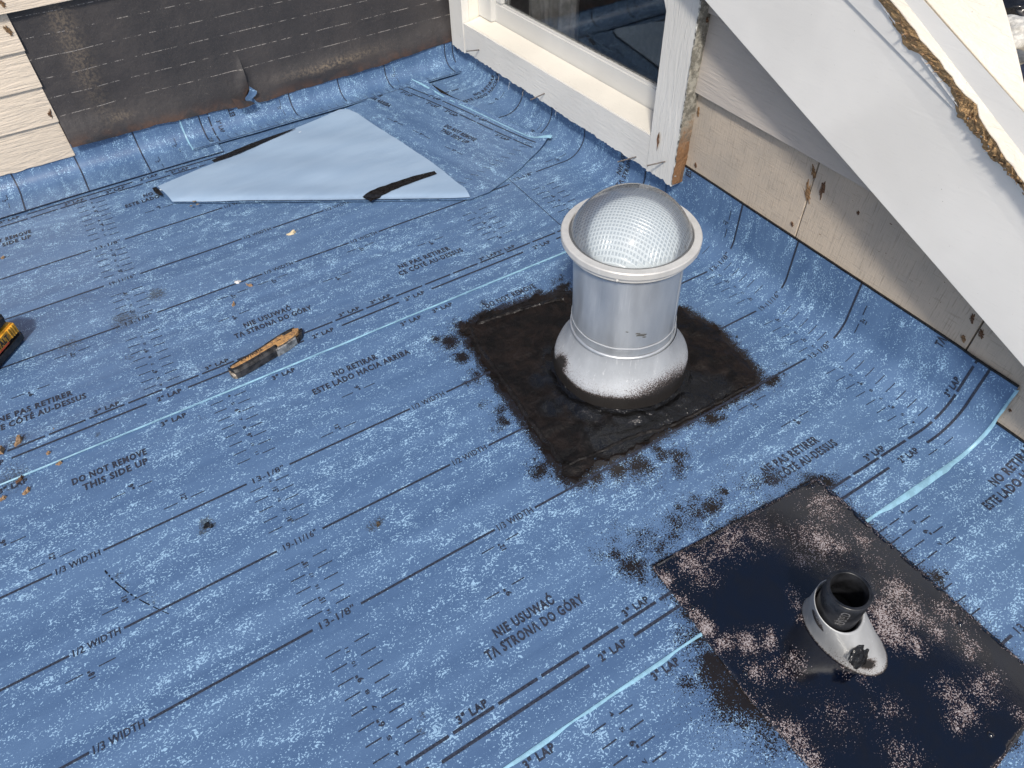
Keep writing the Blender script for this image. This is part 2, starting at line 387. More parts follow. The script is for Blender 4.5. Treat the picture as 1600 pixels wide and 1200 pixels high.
def column(P, u, e, far, rng_, flip, skip=()):
    for n in rng_:
        v = (e+1-n*INCH) if far else (e+n*INCH)
        big = n % 3 == 0
        P.line(u-.037, v, u-.012, v, .0019); P.line(u+.012, v, u+.037, v, .0019)
        P.text('%d"' % n if big else str(n), u, v-(.006 if not far else -.006), .013 if big else .008, .009 if big else .006, big, math.pi/2 if not far else -math.pi/2)
def lone(P, u, v, n, far=False):
    P.line(u-.037, v, u-.012, v, .0019); P.line(u+.012, v, u+.037, v, .0019)
    P.text('%d"' % n, u+(.004 if not far else -.004), v-(.007 if not far else -.007), .015, .009, True, math.pi/2 if not far else -math.pi/2)
def gapped(P, v, gaps, lo, hi, wd=.0043, wav=0):
    """line along u with gaps [(centre, label)]"""
    cur = lo
    for c, lab in sorted(gaps):
        if c-.042 > cur: P.line(cur, v, c-.042, v, wd)
        P.text(lab, c, v-.0062, .072 if 'W' in lab else .060, .0135, False); cur = c+.042
    if cur < hi: P.line(cur, v, hi, v, wd)
def dashes(P, v, lo, hi, ph, labels, above=True, wd=.0048):
    k = math.floor((lo-ph)/.0762)
    while ph+k*.0762 < hi:
        a = ph+k*.0762; b = a+.0762-.0075
        P.line(max(a, lo), v, min(b, hi), v, wd) if b > lo else None; k += 1
    for u in labels: P.text('3" LAP', u, v+.006 if above else v-.019, .050, .0125, True)
def segs(P, v, ss, labels, wd=.0048):
    for a, b in ss: P.line(a, v, b, v, wd)
    for u in labels: P.text('2" LAP', u, v-.006, .050, .0125, True)

# ================================================================== STRUCTURE
deck = meshobj('roof_deck', [(-2.4, -2.6, -.004), (.94, -2.6, -.004), (.94, 1.4, -.004), (-2.4, 1.4, -.004), (-2.4, -2.6, -.04), (.94, -2.6, -.04), (.94, 1.4, -.04), (-2.4, 1.4, -.04)],
               [(0, 1, 2, 3), (7, 6, 5, 4), (0, 4, 5, 1), (1, 5, 6, 2), (2, 6, 7, 3), (3, 7, 4, 0)], simple('plywood_deck', (.35, .24, .14), .8)); deck['kind'] = 'structure'
UTOP = U2+(.166-RC)
sA = strip('A', -1.6, UTOP, -.008, 1.092)
sB = strip('B', -1.6, UTOP, -.926, .070)
sC = strip('C', -1.4, U2+.002, -1.85, -.852)

# ---- strip A print
P = Print(); e = -.008
gapped(P, .331, [(-1.05, '13-1/8"'), (-.71, '1/3 WIDTH'), (-.370, '13-1/8"'), (-.033, '1/3 WIDTH'), (.195, '1/3 WIDTH')], -1.4, .635)
P.line(.733, .345, UTOP-.001, .345, .0036); P.text('13-1/8"', .690, .338, .06, .0135)
gapped(P, .502, [(-1.05, '19-11/16"'), (-.71, '1/2 WIDTH'), (-.371, '19-11/16"'), (-.030, '1/2 WIDTH'), (.195, '1/2 WIDTH')], -1.4, .64)
P.line(.733, .512, UTOP-.001, .512, .0036)
gapped(P, .672, [(-1.05, '13-1/8"'), (-.71, '1/3 WIDTH'), (-.371, '13-1/8"'), (-.030, '1/3 WIDTH'), (.31, '13-1/8"')], -1.4, UTOP-.001)
dashes(P, .071, -1.4, 0.002, -.5235-.0762*12, [-.95, -.75, -.488, -.26]); dashes(P, .071, .0095, .63, .0095, [.048, .127, .42, .472]); dashes(P, .071, .66, UTOP, .66, [])
segs(P, .048, [(-1.35, -1.10), (-1.011, -.756), (-.671, -.416), (-.331, -.075), (.015, .158), (.244, .50), (.60, .64), (.68, .93)], [-1.055, -.71, -.370, -.030, .199, .555])
dashes(P, .917, -1.4, .80, -.6, [-.9, -.41, -.30, -.12]); segs(P, .942, [(-1.4, -1.0), (-.9, -.62), (-.53, -.25), (-.16, .1)], [-.575, -.205])
message(P, 'FR', -.612, .163); message(P, 'PL', -.116, .166); message(P, 'FR', .287, .163); message(P, 'EN', -.60, .842); message(P, 'ES', .87, .842); message(P, 'ES', -.99, .163)
message(P, 'ES', -.190, .842); message(P, 'PL', .955, .163)
for n in (4, 5, 6, 7, 8, 9, 10, 11): pass
column(P, -.375, e, False, range(4, 12), 0); column(P, -.372, e, False, range(14, 19), 0); column(P, -.372, e, True, range(14, 19), 0); column(P, -.372, e, True, range(4, 12), 0)
column(P, .708, e, False, range(4, 12), 0); column(P, .49, e, False, [6, 7, 8, 9, 10, 11], 0)
for u, n, far in ((-.615, 9, 0), (-.52, 12, 0), (-.16, 12, 0), (-.06, 12, 0), (.075, 9, 0), (.17, 12, 0), (.33, 9, 0), (-.63, 9, 1), (.85, 18, 1), (.86, 9, 1), (.82, 15, 0), (-.18, 9, 0), (-.22, 9, 1)):
    lone(P, u, (e+1-n*INCH) if far else e+n*INCH, n, far)
P.line(.642, -.008, .648, .36, .0018)
P.build(sA, lambda u, v: surf('A', u, v, .0009))
# ---- strip B print
P = Print(); e = -.924
gapped(P, e+.3333, [(-1.28, '1/3 WIDTH'), (-.943, '13-1/8"'), (-.603, '1/3 WIDTH'), (-.263, '13-1/8"'), (.076, '1/3 WIDTH'), (.845, '13-1/8"')], -1.4, UTOP-.001)
gapped(P, e+.5, [(-1.28, '1/2 WIDTH'), (-.943, '19-11/16"'), (-.603, '1/2 WIDTH'), (-.263, '19-11/16"'), (.078, '1/2 WIDTH'), (.866, '19-11/16"')], -1.4, UTOP-.001)
gapped(P, e+.6667, [(-1.28, '1/3 WIDTH'), (-.943, '13-1/8"'), (-.603, '1/3 WIDTH'), (-.263, '13-1/8"'), (.076, '1/3 WIDTH'), (.871, '13-1/8"')], -1.4, UTOP-.001)
dashes(P, e+.0762, -1.4, UTOP-.001, -.190-.0762*10, [-.83, -.49, -.152, .152, .72, .955])
segs(P, e+.0508, [(-1.25, -.99), (-.90, -.65), (-.562, -.307), (-.222, .033), (.119, .375), (.455, .715), (.822, UTOP-.001)], [-.945, -.605, -.265, .077, .415, .768])
for u in (-.9, -.678, -.380, -.148, .154, .235): P.text('3" LAP', u, -.0275, .050, .0125, True)
message(P, 'EN', -.514, -.082); message(P, 'ES', -.010, -.090); message(P, 'EN', .388, -.080); message(P, 'PL', -.008, -.760); message(P, 'FR', .588, -.760); message(P, 'PL', UTOP+.062, -.760); message(P, 'ES', -.61, -.760)
message(P, 'PL', -1.0, -.082); message(P, 'ES', UTOP+.085, -.060)
for far in (True,): column(P, -.268, e, far, range(4, 12), 0); column(P, -.268, e, far, range(14, 19), 0)
column(P, -.268, e, False, range(4, 12), 0); column(P, -.268, e, False, range(14, 19), 0)
for a, b in (((4, 12), False), ((14, 19), False), ((14, 19), True), ((6, 12), True)):
    for n in range(*a):
        v = (e+1-n*INCH) if b else e+n*INCH
        P.line(.806, v, .832, v, .0015); P.line(.862, v, .888, v, .0015)
        P.text(('%d"' if n % 3 == 0 else '%d') % n, .847, v-.005, .011 if n % 3 == 0 else .007, .008 if n % 3 == 0 else .006, n % 3 == 0, math.pi/2)
for u, n, far in ((-.49, 9, 1), (-.413, 12, 1), (-.033, 9, 1), (-.109, 12, 1), (.028, 12, 0), (-.008, 9, 0), (-.62, 18, 0), (-.64, 9, 0), (-.55, 18, 1), (.66, 9, 0), (.96, 12, 0), (.965, 12, 1), (-.64, 12, 1), (-.71, 9, 1), (.62, 12, 0)):
    lone(P, u, (e+1-n*INCH) if far else e+n*INCH, n, far)
P.line(.845, e+1.2*INCH, .87, e+1.2*INCH, .0015); P.line(.80, e+1.2*INCH, .825, e+1.2*INCH, .0015)
P.build(sB, lambda u, v: surf('B', u, v, .0009))
# ---- strip C print
P = Print(); e = -1.852
for u in (-.102, .128, -.44): P.text('3" LAP', u, -.9445, .050, .0125, True)
message(P, 'ES', .893, -1.003); message(P, 'FR', -.2, -1.01)
column(P, .016, e, True, range(4, 12), 0); column(P, .575, e, True, range(4, 12), 0)
column(P, .655, e, True, [4, 5, 6, 7], 0)
gapped(P, e+.6667, [(.655, '13-1/8"'), (.0, '1/3 WIDTH')], -1.2, .93)
P.line(.482, -.93, .585, -1.03, .0012)
P.build(sC, lambda u, v: surf('C', u, v, .0009))

# ---- bright film edges along the laps
def film_edge(kind, vedge, u0, u1, parent, w0, seed):
    us = np.arange(u0, u1, .006); n = len(us)
    wv = w0*(.55+1.1*np.abs(fast_noise(us*9, us*0+seed, seed))*1.6+.35*fast_noise(us*45, us*0, seed+1))
    if kind == 'B': wv = wv*(1+1.3*np.clip((us-.58)/.1, 0, 1)*np.clip((.90-us)/.15, .15, 1))
    rows = []
    for f, dz in ((0.0, .0009), (.45, .0014), (1.0, -.0016)):
        rows.append(surf(kind, us, vedge+.0012-wv*f, dz) if f < 1 else surf(kind, us, vedge+.0012-wv, -.0022))
    V = np.concatenate([r for r in rows]); F = [(k*n+i, k*n+i+1, (k+1)*n+i+1, (k+1)*n+i) for k in range(2) for i in range(n-1)]
    return meshobj('film_edge', V, F, FILM, parent, smooth=True)
film_edge('A', -.008, -1.4, .80, sA, .0016, 11)
film_edge('B', -.926, -1.4, UTOP-.002, sB, .0052, 23)
# cut top edge of the membrane on the wall: thin dark line of bitumen
def top_edge(kind, v0, v1, u, parent):
    vs = np.arange(v0, v1, .01); n = len(vs)
    a = surf(kind, vs*0+u-.001, vs, .0008); b = surf(kind, vs*0+u+.0022, vs, .0006); c = surf(kind, vs*0+u+.0022, vs, -.003)
    V = np.concatenate([a, b, c]); return meshobj('cut_edge', V, [(k*n+i, k*n+i+1, (k+1)*n+i+1, (k+1)*n+i) for k in range(2) for i in range(n-1)], ADH, parent)
top_edge('B', -.926, .07, UTOP, sB); top_edge('A', -.008, .99, UTOP, sA); top_edge('C', -1.85, -.852, U2+.002, sC)

# ---- upstand pieces along the left wall
def upstand(u0, u1, vlo, vhi, lift, seed):
    us = np.arange(u0, u1+1e-9, .006); vs = np.arange(vlo, vhi, .006)
    Ug, Vg = np.meshgrid(us, vs, indexing='ij'); Vj = Vg.copy(); Vj[:, 0] += fast_noise(us*14, us*0, seed)*.003
    Pt = surf_up(Ug, Vj, lift).reshape(-1, 3)
    o = meshobj('roof_membrane', Pt, grid_faces(len(us), len(vs)), MEM, smooth=True, uv=np.stack([Vg.ravel(), Ug.ravel()+seed*1.37], 1), attrs={'spray': np.zeros(len(Pt)), 'dirt': np.zeros(len(Pt))})
    o['kind'] = 'structure'; return o
D_ = upstand(-1.5, .02, .955, DCOVE+.115, .0042, 3)
P = Print()
for x in (-.530, -.3633, -.192): P.line(x, .958, x, DCOVE+.112, .0036)
for x, y in ((-.565, 1.03), (-.155, 1.0), (-.09, 1.06)):
    P.line(x, y-.037, x, y-.012, .0015); P.line(x, y+.012, x, y+.037, .0015); P.text('12"', x-.006, y+.004, .014, .009, True, 0)
P.line(-1.5, .9555, .02, .9555, .0030)  # cut end of the piece and its shade, drawn as a dark line
P.build(D_, lambda u, v: surf_up(u, v, .0042, .0009))
E_ = upstand(-.055, .897, 1.006, DCOVE+.115, .0066, 8)
P = Print()
P.line(.0, 1.045, .0, DCOVE+.112, .0040)
for k in range(4): P.line(.027, 1.017+k*.0762*.55, .027, 1.017+k*.0762*.55+.036, .0042)
for x in (.283, .450, .617): P.line(x, 1.035, x, DCOVE+.112, .0036)
for x in (.845, .875): P.line(x, 1.02, x, DCOVE+.112, .0036)
P.text('3" LAP', .045, 1.09, .05, .0125, True, -math.pi/2); P.text('2" LAP', 0, 1.04, .028, .0125, True, -math.pi/2)
P.text('ESTE LADO', .105, 1.115, .09, .0165, True, math.pi/2, 'l')
for k in range(28): P.line(.06+k*INCH, 1.018, .055+k*INCH, 1.038, .0014)
for x in (.25, .65): P.line(x, 1.06, x, 1.085, .0015); P.line(x, 1.105, x, 1.13, .0015); P.text('12"', x-.006, 1.094, .013, .009, True)
P.line(-.055, 1.0125, .885, 1.0125, .0022)
P.build(E_, lambda u, v: surf_up(u, v, .0066, .0009))
# bright sliver of film on the vertical edge of the second piece
vs = np.arange(1.012, DCOVE+.112, .006); n = len(vs)
wv = .0018+.0035*np.abs(fast_noise(vs*25, vs*0, 6))
V = np.concatenate([surf_up(vs*0-.055+wv*.5, vs, .0066, .0009), surf_up(vs*0-.055-wv, vs, .0066, -.0005)])
meshobj('film_edge', V, [(i, i+1, n+i+1, n+i) for i in range(n-1)], FILM, E_)

# ================================================================== LEFT WALL
lw = empty('siding_wall', (-.8, 1.13, 0)); tag(lw, 'cream lap-siding wall at the left, stripped back beside the black felt', 'wall')
def inv(parent): return Vector(parent.location)
def child_mesh(name, V, F, mat, parent, **k):
    off = np.array(parent.location); return meshobj(name, np.asarray(V, float)-off, F, mat, parent, **k)
V = [(-1.7, 1.112, -.03), (1.0, 1.112, -.03), (1.0, 1.112, 1.0), (-1.7, 1.112, 1.0)]; V += [(a, 1.14, c) for a, b, c in V]
child_mesh('sheathing', V, [(0, 1, 2, 3), (7, 6, 5, 4), (0, 4, 5, 1), (1, 5, 6, 2), (2, 6, 7, 3), (3, 7, 4, 0)], WOOD_D, lw)
def lap_board(x0, x1, z0, z1, y=1.098, tilt=.009, thick=.008, parent=lw, jag=0, mat=None, ztilt=0.0):
    nx = max(2, int((x1-x0)/.01)+1); xs = np.linspace(x0, x1, nx)
    jz = fast_noise(xs*60, xs*0+z0*10, 5)*.004*jag
    prof = [(y+.004, z1), (y-.002, z1), (y-tilt, z0+.001), (y-tilt+.001, z0), (y-tilt+thick, z0)]
    V = []
    for k, (yy, zz) in enumerate(prof):
        for x, j in zip(xs, jz): V.append((x, yy, zz+(j if k >= 2 else 0)+ztilt*(x-x0)))
    n = nx; F = [(k*n+i, (k+1)*n+i, (k+1)*n+i+1, k*n+i+1) for k in range(len(prof)-1) for i in range(n-1)]
    F += [tuple(k*n for k in range(5))[::-1], tuple(k*n+n-1 for k in range(5))]
    return child_mesh('siding_board', V, F, mat or SIDING_L, parent)
zc = [.052, .155, .252, .346, .441]
for i in range(4):
    lap_board(-1.5, -.3585+.0035*i*.7, zc[i], zc[i+1]+.004, jag=1 if i == 0 else 0)
lap_board(-1.5, .30, .441, .541, y=1.090, ztilt=0, tilt=.013); lap_board(-1.5, .30, .539, .64, y=1.092)
# knocked-out nail spots on the boards
def gouge(px, py, axis, val, parent, s=.012, mat=WOOD, seed=1, along=(0, 0, 1), nrm=(0, -1, 0), elong=1.6, tilt=0.35):
    """torn patch of bare wood fibres, a low ragged relief"""
    c = at(px, py, axis, val); r = random.Random(seed); nrm = np.array(nrm, float)
    al = np.array(along, float); al /= np.linalg.norm(al); sd = np.cross(nrm, al)
    a2 = al*math.cos(tilt)+sd*math.sin(tilt); s2 = np.cross(nrm, a2)
    V = [c+nrm*.0015]; F = []; N = 26
    for k in range(N):
        a = 2*math.pi*k/N; rr = s*(.30+.85*r.random()**1.3); V.append(c+nrm*.0008+a2*math.cos(a)*rr*elong+s2*math.sin(a)*rr*.6)
    for k in range(N):
        a = 2*math.pi*k/N; V.append(np.array(V[1+k])*1.0 + (np.array(V[1+k])-c)*.06 - nrm*.003)
    for k in range(N):
        k2 = (k+1) % N; F.append((0, 1+k, 1+k2)); F.append((1+k, 1+N+k, 1+N+k2, 1+k2))
    for k in range(9):   # loose splinters
        a = r.uniform(-.5, .5); p0 = c+nrm*.002+s2*r.uniform(-.4, .4)*s; d = a2*math.cos(a)+s2*math.sin(a)*.5+nrm*.25
        i = len(V); V += [p0, p0+s2*s*.14, p0+d*s*r.uniform(.8, 1.6)*(1 if k % 2 else -1)]; F.append((i, i+1, i+2))
    return child_mesh('torn_wood_patch', V, F, mat, parent)
gouge(12, 47, 'y', 1.090, lw, .011, seed=3); gouge(78, 178, 'y', 1.0895, lw, .009, seed=4, tilt=-.2, mat=WOOD_D); gouge(4, 6, 'y', 1.078, lw, .009, seed=5)

# ---- black building felt on the left wall
def felt_material():
    t = NT('black_building_felt'); ob = t.coord(); uv = t.n('ShaderNodeUVMap').outputs[0]
    sep = t.n('ShaderNodeSeparateXYZ'); t.l(uv, sep.inputs[0]); x, z = sep.outputs[0], sep.outputs[1]
    z2 = t.math('ADD', z, t.math('MULTIPLY', t.math('SUBTRACT', t.noise(uv, 3, 2), .5), .004))
    ph = t.math('PINGPONG', t.math('SUBTRACT', z2, .167), .0255)      # guide lines printed every two inches
    ln = t.ramp(ph, .0012, .0004)
    brk = t.ramp(t.noise(t.map(uv, (1, 1.5, 1)), 30, 4, .78), .47, .54); br2 = t.ramp(t.noise(uv, 300, 2, .6), .38, .5)
    ln = t.math('MULTIPLY', t.math('MULTIPLY', ln, brk), t.math('MULTIPLY', br2, t.ramp(z, .14, .16)))
    big = t.noise(t.map(uv, (3.0, .8, 1)), 2.2, 3, .55); fine = t.noise(ob, 420, 4, .7)
    c = t.mix(t.ramp(big, .35, .7), (.031, .030, .033), (.052, .047, .047))
    c = t.mix(t.ramp(fine, .45, .75, 0, .6), c, (.085, .072, .066))
    rust = t.math('MULTIPLY', t.attr('edge'), t.ramp(t.noise(ob, 30, 4, .65), .35, .65))
    c = t.mix(t.math('MULTIPLY', rust, .62), c, (.135, .070, .042))
    tan = t.math('MULTIPLY', t.attr('tan'), t.ramp(t.noise(ob, 130, 4, .7), .40, .62))
    c = t.mix(tan, c, (.30, .235, .165))
    grit = t.ramp(t.noise(ob, 520, 2, .6), .735, .76)
    c = t.mix(grit, c, (.42, .38, .33))
    c = t.mix(t.math('MULTIPLY', ln, .8), c, (.42, .39, .36))
    b = t.bump(fine, .6, .0010); b = t.bump(t.noise(uv, 22, 4, .6), 1, .004, b)
    return t.fin(c, t.ramp(big, .3, .7, .62, .5), 0, b)
FELT = felt_material()
fe = empty('building_felt', (.25, 1.1, .07)); tag(fe, 'black building felt stapled over the wall, torn at its wavy bottom edge', 'building felt')
def felt_bottom(x):
    zb = np.interp(x, [-.36, -.2, .05, .12, .16, .20, .30, .60, .86, .90], [.083, .079, .070, .064, .062, .060, .062, .072, .084, .086])
    return zb + fast_noise(x*18, x*0+2, 3)*.005 + fast_noise(x*70, x*0+2, 4)*.002
def felt_piece(xs, zfun_lo, name, curl=0.0):
    m = 66; V = []; UV = []; ED = []; TN = []
    for x in xs:
        z0 = zfun_lo(x)
        for k in range(m):
            t = k/(m-1); z = z0+(.56-z0)*t**1.35
            d = z-z0; y = 1.098
            y -= .016*math.exp(-(d/.05)**2) + .010*math.exp(-(d-.045)**2/.0009)*(.6+1.6*float(fast_noise(np.array(x*4.0+.3), np.array(2.2), 7)))
            y -= .017*float(fast_noise(np.array(x*5.0+z*5), np.array(z*14-x*2.0), 8))*math.exp(-d/.12)
            y -= .0045*math.exp(-((x+.245)/.035)**2)*min(1, d/.15) + .004*float(fast_noise(np.array(x*2.3), np.array(z*3.0), 9))
            y -= curl*math.exp(-(d/.03)**2)*.01
            V.append((x, y, z)); UV.append((x, z)); ED.append(math.exp(-(d/.022)**2)); 
            q = ((x-.71)/.06)**2+((z-.36)/.05)**2; q2 = ((x+.24)/.030)**2  # q2: tan band at the left, with the felt's sheen painted in
            TN.append(min(1, .9*math.exp(-q)+.35*math.exp(-q2)*min(1, d/.2)+.5*math.exp(-((x-.45)/.14)**2-((d-.05)/.012)**2)+.35*math.exp(-((x+.2)/.03)**2-((d-.05)/.012)**2)))
    F = grid_faces(len(xs), m)
    return child_mesh(name, V, F, FELT, fe, smooth=True, uv=UV, attrs={'edge': ED, 'tan': TN})
def lo_left(x):
    z = float(felt_bottom(np.array(x))); t = max(0, (x-.135)/.035)
    return z+.0+.052*max(0, t)**1.1*(1 if x > .135 else 0)
def lo_right(x):
    z = float(felt_bottom(np.array(x))); t = max(0, 1-(x-.170)/.012)
    return z+.020*t
felt_piece(list(np.arange(-.356, .168, .007))+[.168], lo_left, 'felt_sheet'); felt_piece(list(np.arange(.166, .905, .007)), lo_right, 'felt_sheet')
flap = []
for i in range(7):
    for j in range(5):
        a, b = i/6, j/4; x = .115+.055*a-.01*b; z = .066+b*.040*(1-a*.75)+.004*a; flap.append((x, 1.066-.006*math.sin(a*3)-.006*b*(1-a), z))
child_mesh('torn_flap', flap, grid_faces(7, 5), FELT, fe, smooth=True, uv=[(v[0], v[2]) for v in flap], attrs={'edge': [.8]*35, 'tan': [0]*35})
bf = []
for i in range(5):
    for j in range(7):
        a, b = i/4, j/6; bf.append((.156+.018*a-.012*(1-b)+.012*(b > .5)*b+.003*math.sin(b*9), 1.079-.006*b+.002*math.sin(a*5+b*7), .058+b*.062*(1-.3*a)))
tag(meshobj('membrane_scrap', bf, grid_faces(5, 7), MEM, None, smooth=True, uv=[(v[0]*1, v[2]) for v in bf], attrs={'spray': [0]*35, 'dirt': [.2]*35}), 'crumpled blue membrane scrap poking out of the tear in the black felt', 'scrap')

# ================================================================== RIGHT WALL
rw = empty('siding_wall', (.93, -.4, 0)); tag(rw, 'taupe and beige board wall to the right, partly behind the rake board', 'wall')
V = [(.918, 1.12, -.03), (.918, -2.3, -.03), (.918, -2.3, .62), (.918, 1.12, .62)]; V += [(.945, b, c) for a, b, c in V]
# sheathing leaves the window opening free
bm = bmesh.new()
for y0, y1, z0, z1 in ((-2.3, -.02, -.03, .50), (1.02, 1.112, -.03, .9), (-.02, 1.02, -.03, .10)): box(bm, .912, .935, y0, y1, z0, z1)
bmesh.ops.translate(bm, verts=bm.verts, vec=-Vector(rw.location)); bmobj('sheathing', bm, WOOD_D, rw)
def panel_board(y0, y1, z0, z1, x=.902, mat=PANEL):
    # y0 > y1; slightly sloped end cuts as in the photograph
    bm = bmesh.new(); prism(bm, [(x, y0, z0), (x, y1-.0, z0), (x, y1+.000, z1), (x, y0, z1)], (.009, 0, 0))
    bmesh.ops.bevel(bm, geom=bm.edges[:], offset=.0012, segments=1, affect='EDGES')
    bmesh.ops.translate(bm, verts=bm.verts, vec=-Vector(rw.location)); return bmobj('panel_board', bm, mat, rw)
panel_board(-.03, -.4085, .045, .362); panel_board(-.4115, -.8185, .045, .362); panel_board(-.8215, -1.6, .045, .362)
def rlap(z0, z1, y0=-.035, y1=-1.9, x=.900, tilt=.012, thick=.009):
    prof = [(x+.006, z1), (x-.000, z1), (x-tilt, z0+.001), (x-tilt+.001, z0), (x-tilt+thick, z0)]
    V = []; ys = np.linspace(y0, y1, 60)
    for xx, zz in prof:
        for y in ys: V.append((xx, y, zz))
    n = 60; F = [(k*n+i, k*n+i+1, (k+1)*n+i+1, (k+1)*n+i) for k in range(4) for i in range(n-1)]
    F += [tuple(k*n for k in range(5)), tuple(k*n+n-1 for k in range(5))[::-1]]
    return child_mesh('siding_board', V, F, GREY_LAP, rw)
rlap(.353, .525); rlap(.521, .69, y1=-.36)
NX = (-1, 0, 0)
gouge(1271, 268, 'x', .901, rw, .010, mat=WOOD, seed=11, nrm=NX, elong=1.5, tilt=.3)
gouge(1262, 300, 'x', .901, rw, .013, mat=WOOD, seed=12, nrm=NX, elong=2.0, tilt=.35)
gouge(1284, 298, 'x', .901, rw, .010, mat=WOOD_D, seed=13, nrm=NX, elong=2.1, tilt=.1)
gouge(1238, 350, 'x', .901, rw, .006, mat=WOOD_D, seed=14, nrm=NX, elong=1); gouge(1104, 29, 'x', .888, rw, .007, mat=WOOD_D, seed=15, nrm=NX, elong=1.4)
gouge(1505, 528, 'x', .901, rw, .008, mat=WOOD, seed=16, nrm=NX, elong=1.2); gouge(1533, 522, 'x', .901, rw, .008, mat=WOOD_D, seed=17, nrm=NX, elong=1.2); gouge(1519, 497, 'x', .901, rw, .007, mat=WOOD_D, seed=18, nrm=NX)
gouge(1341, 333, 'x', .901, rw, .005, mat=WOOD_D, seed=19, nrm=NX, elong=1); gouge(1087, 258, 'x', .901, rw, .006, mat=WOOD_D, seed=20, nrm=NX, elong=1); gouge(1578, 641, 'x', .901, rw, .004, mat=WOOD_D, seed=21, nrm=NX, elong=1)
gouge(1091, 175, 'x', .901, rw, .006, mat=WOOD, seed=22, nrm=NX, elong=1.8, tilt=.1)

# ---- room behind the window
room = meshobj('window_room', [(.99, -.01, -.2), (1.7, -.01, -.2), (1.7, 1.1, -.2), (.99, 1.1, -.2), (.99, -.01, .75), (1.7, -.01, .75), (1.7, 1.1, .75), (.99, 1.1, .75)],
               [(0, 3, 2, 1), (4, 5, 6, 7), (0, 1, 5, 4), (1, 2, 6, 5), (2, 3, 7, 6)], simple('dim_room_wall', (.10, .10, .10), .9)); room['kind'] = 'structure'

# ---- window (sheared a little: it was hung out of level)
SH = -.033
def wpt(x, y, z): return (x, y, z+SH*(y-.5))
wo = empty('window', (.88, .5, .10)); tag(wo, 'white wooden window with flaking paint, its lower rail hanging above the blue membrane', 'window')
WOFF = np.array(wo.location)
def wbox(name, x0, x1, y0, y1, z0, z1, mat, parent=wo, bev=.0012, jag_bottom=0, seed=1, slope=0.0, jag_right=0):
    """box in window space with subdivided length, optional splintered bottom"""
    n = max(2, int((y1-y0)/.006)) if jag_bottom or slope or (y1-y0) > (z1-z0) else 2
    ys = np.linspace(y0, y1, n+1); j = (fast_noise(ys*55, ys*0+seed, seed)*.003+fast_noise(ys*170, ys*0+seed, seed+3)*.005)*jag_bottom
    V = []
    for y, jj in zip(ys, j):
        for x, z in ((x0, z0+jj), (x1, z0+jj*.5), (x1, z1+slope), (x0, z1)): V.append(np.array(wpt(x, y, z))-WOFF)
    F = [(4*i+a, 4*i+(a+1) % 4, 4*i+4+(a+1) % 4, 4*i+4+a) for i in range(n) for a in range(4)] + [(3, 2, 1, 0), (4*n, 4*n+1, 4*n+2, 4*n+3)]
    me = bpy.data.meshes.new(name); me.from_pydata([tuple(v) for v in V], [], F); me.materials.append(mat); me.update()
    bm = bmesh.new(); bm.from_mesh(me)
    bmesh.ops.recalc_face_normals(bm, faces=bm.faces[:])
    es = [e for e in bm.edges if len(e.link_faces) == 2 and e.calc_face_angle(0) > .8]
    if bev and not jag_bottom: bmesh.ops.bevel(bm, geom=es, offset=bev, segments=2, affect='EDGES')
    bm.to_mesh(me); bm.free()
    o = bpy.data.objects.new(name, me); col.objects.link(o); o.parent = parent; return o
wbox('bottom_rail', .870, .893, .043, .985, .1005, .1915, CASING, jag_bottom=1, seed=4)
wbox('sill', .874, .945, .040, .982, .150, .1925, SILL_M, slope=.012, bev=.003)
wbox('right_jamb', .868, .893, -.054, .0405, .100, .66, CASING_V, jag_bottom=1.6, seed=9)
wbox('right_jamb', .8935, .955, -.030, .036, .120, .66, CASING_V)
wbox('left_jamb', .868, .893, .988, 1.072, .098, .66, CASING_V, jag_bottom=1.2, seed=6)
wbox('left_jamb', .8935, .955, .9855, 1.05, .12, .66, SILL_M)
wbox('jamb_stop', .928, .960, .905, .984, .205, .66, SASH_M)
sash = wbox('sash_rail', .945, .972, .020, .980, .190, .262, SASH_M, bev=.005)
wbox('sash_stile', .9455, .972, .868, .904, .2625, .66, SASH_M, bev=.003)
wbox('sash_stile', .9455, .972, .020, .052, .2625, .66, SASH_M, bev=.003)
bm = bmesh.new(); prism(bm, [np.array(wpt(.871, .0407, .475))-WOFF, np.array(wpt(.871, .085, .56))-WOFF, np.array(wpt(.871, .085, .62))-WOFF, np.array(wpt(.871, .0407, .62))-WOFF], (.02, 0, 0)); bmobj('corner_brace', bm, CASING_V, wo)
def glass_mat():
    t = NT('window_glass'); t.p.inputs['Transmission Weight'].default_value = 1; t.p.inputs['IOR'].default_value = 1.52
    return t.fin((.80, .83, .85), .0)
wbox('glass_pane', .958, .963, .052, .868, .262, .66, glass_mat(), bev=0)
# inner curtain glimpsed on the left of the pane
cv = []
for i in range(60):
    y = .60+.26*i/59; x = 1.04+.012*math.sin(i*.9)+.01*math.sin(i*.37)
    cv += [(x, y, .1), (x, y, .9)]
cu = meshobj('curtain', cv, [(2*i, 2*i+1, 2*i+3, 2*i+2) for i in range(59)], simple('grey_curtain', (.42, .40, .37), .8), None, smooth=True)
tag(cu, 'pale grey curtain hanging inside, seen through the left part of the pane', 'curtain')
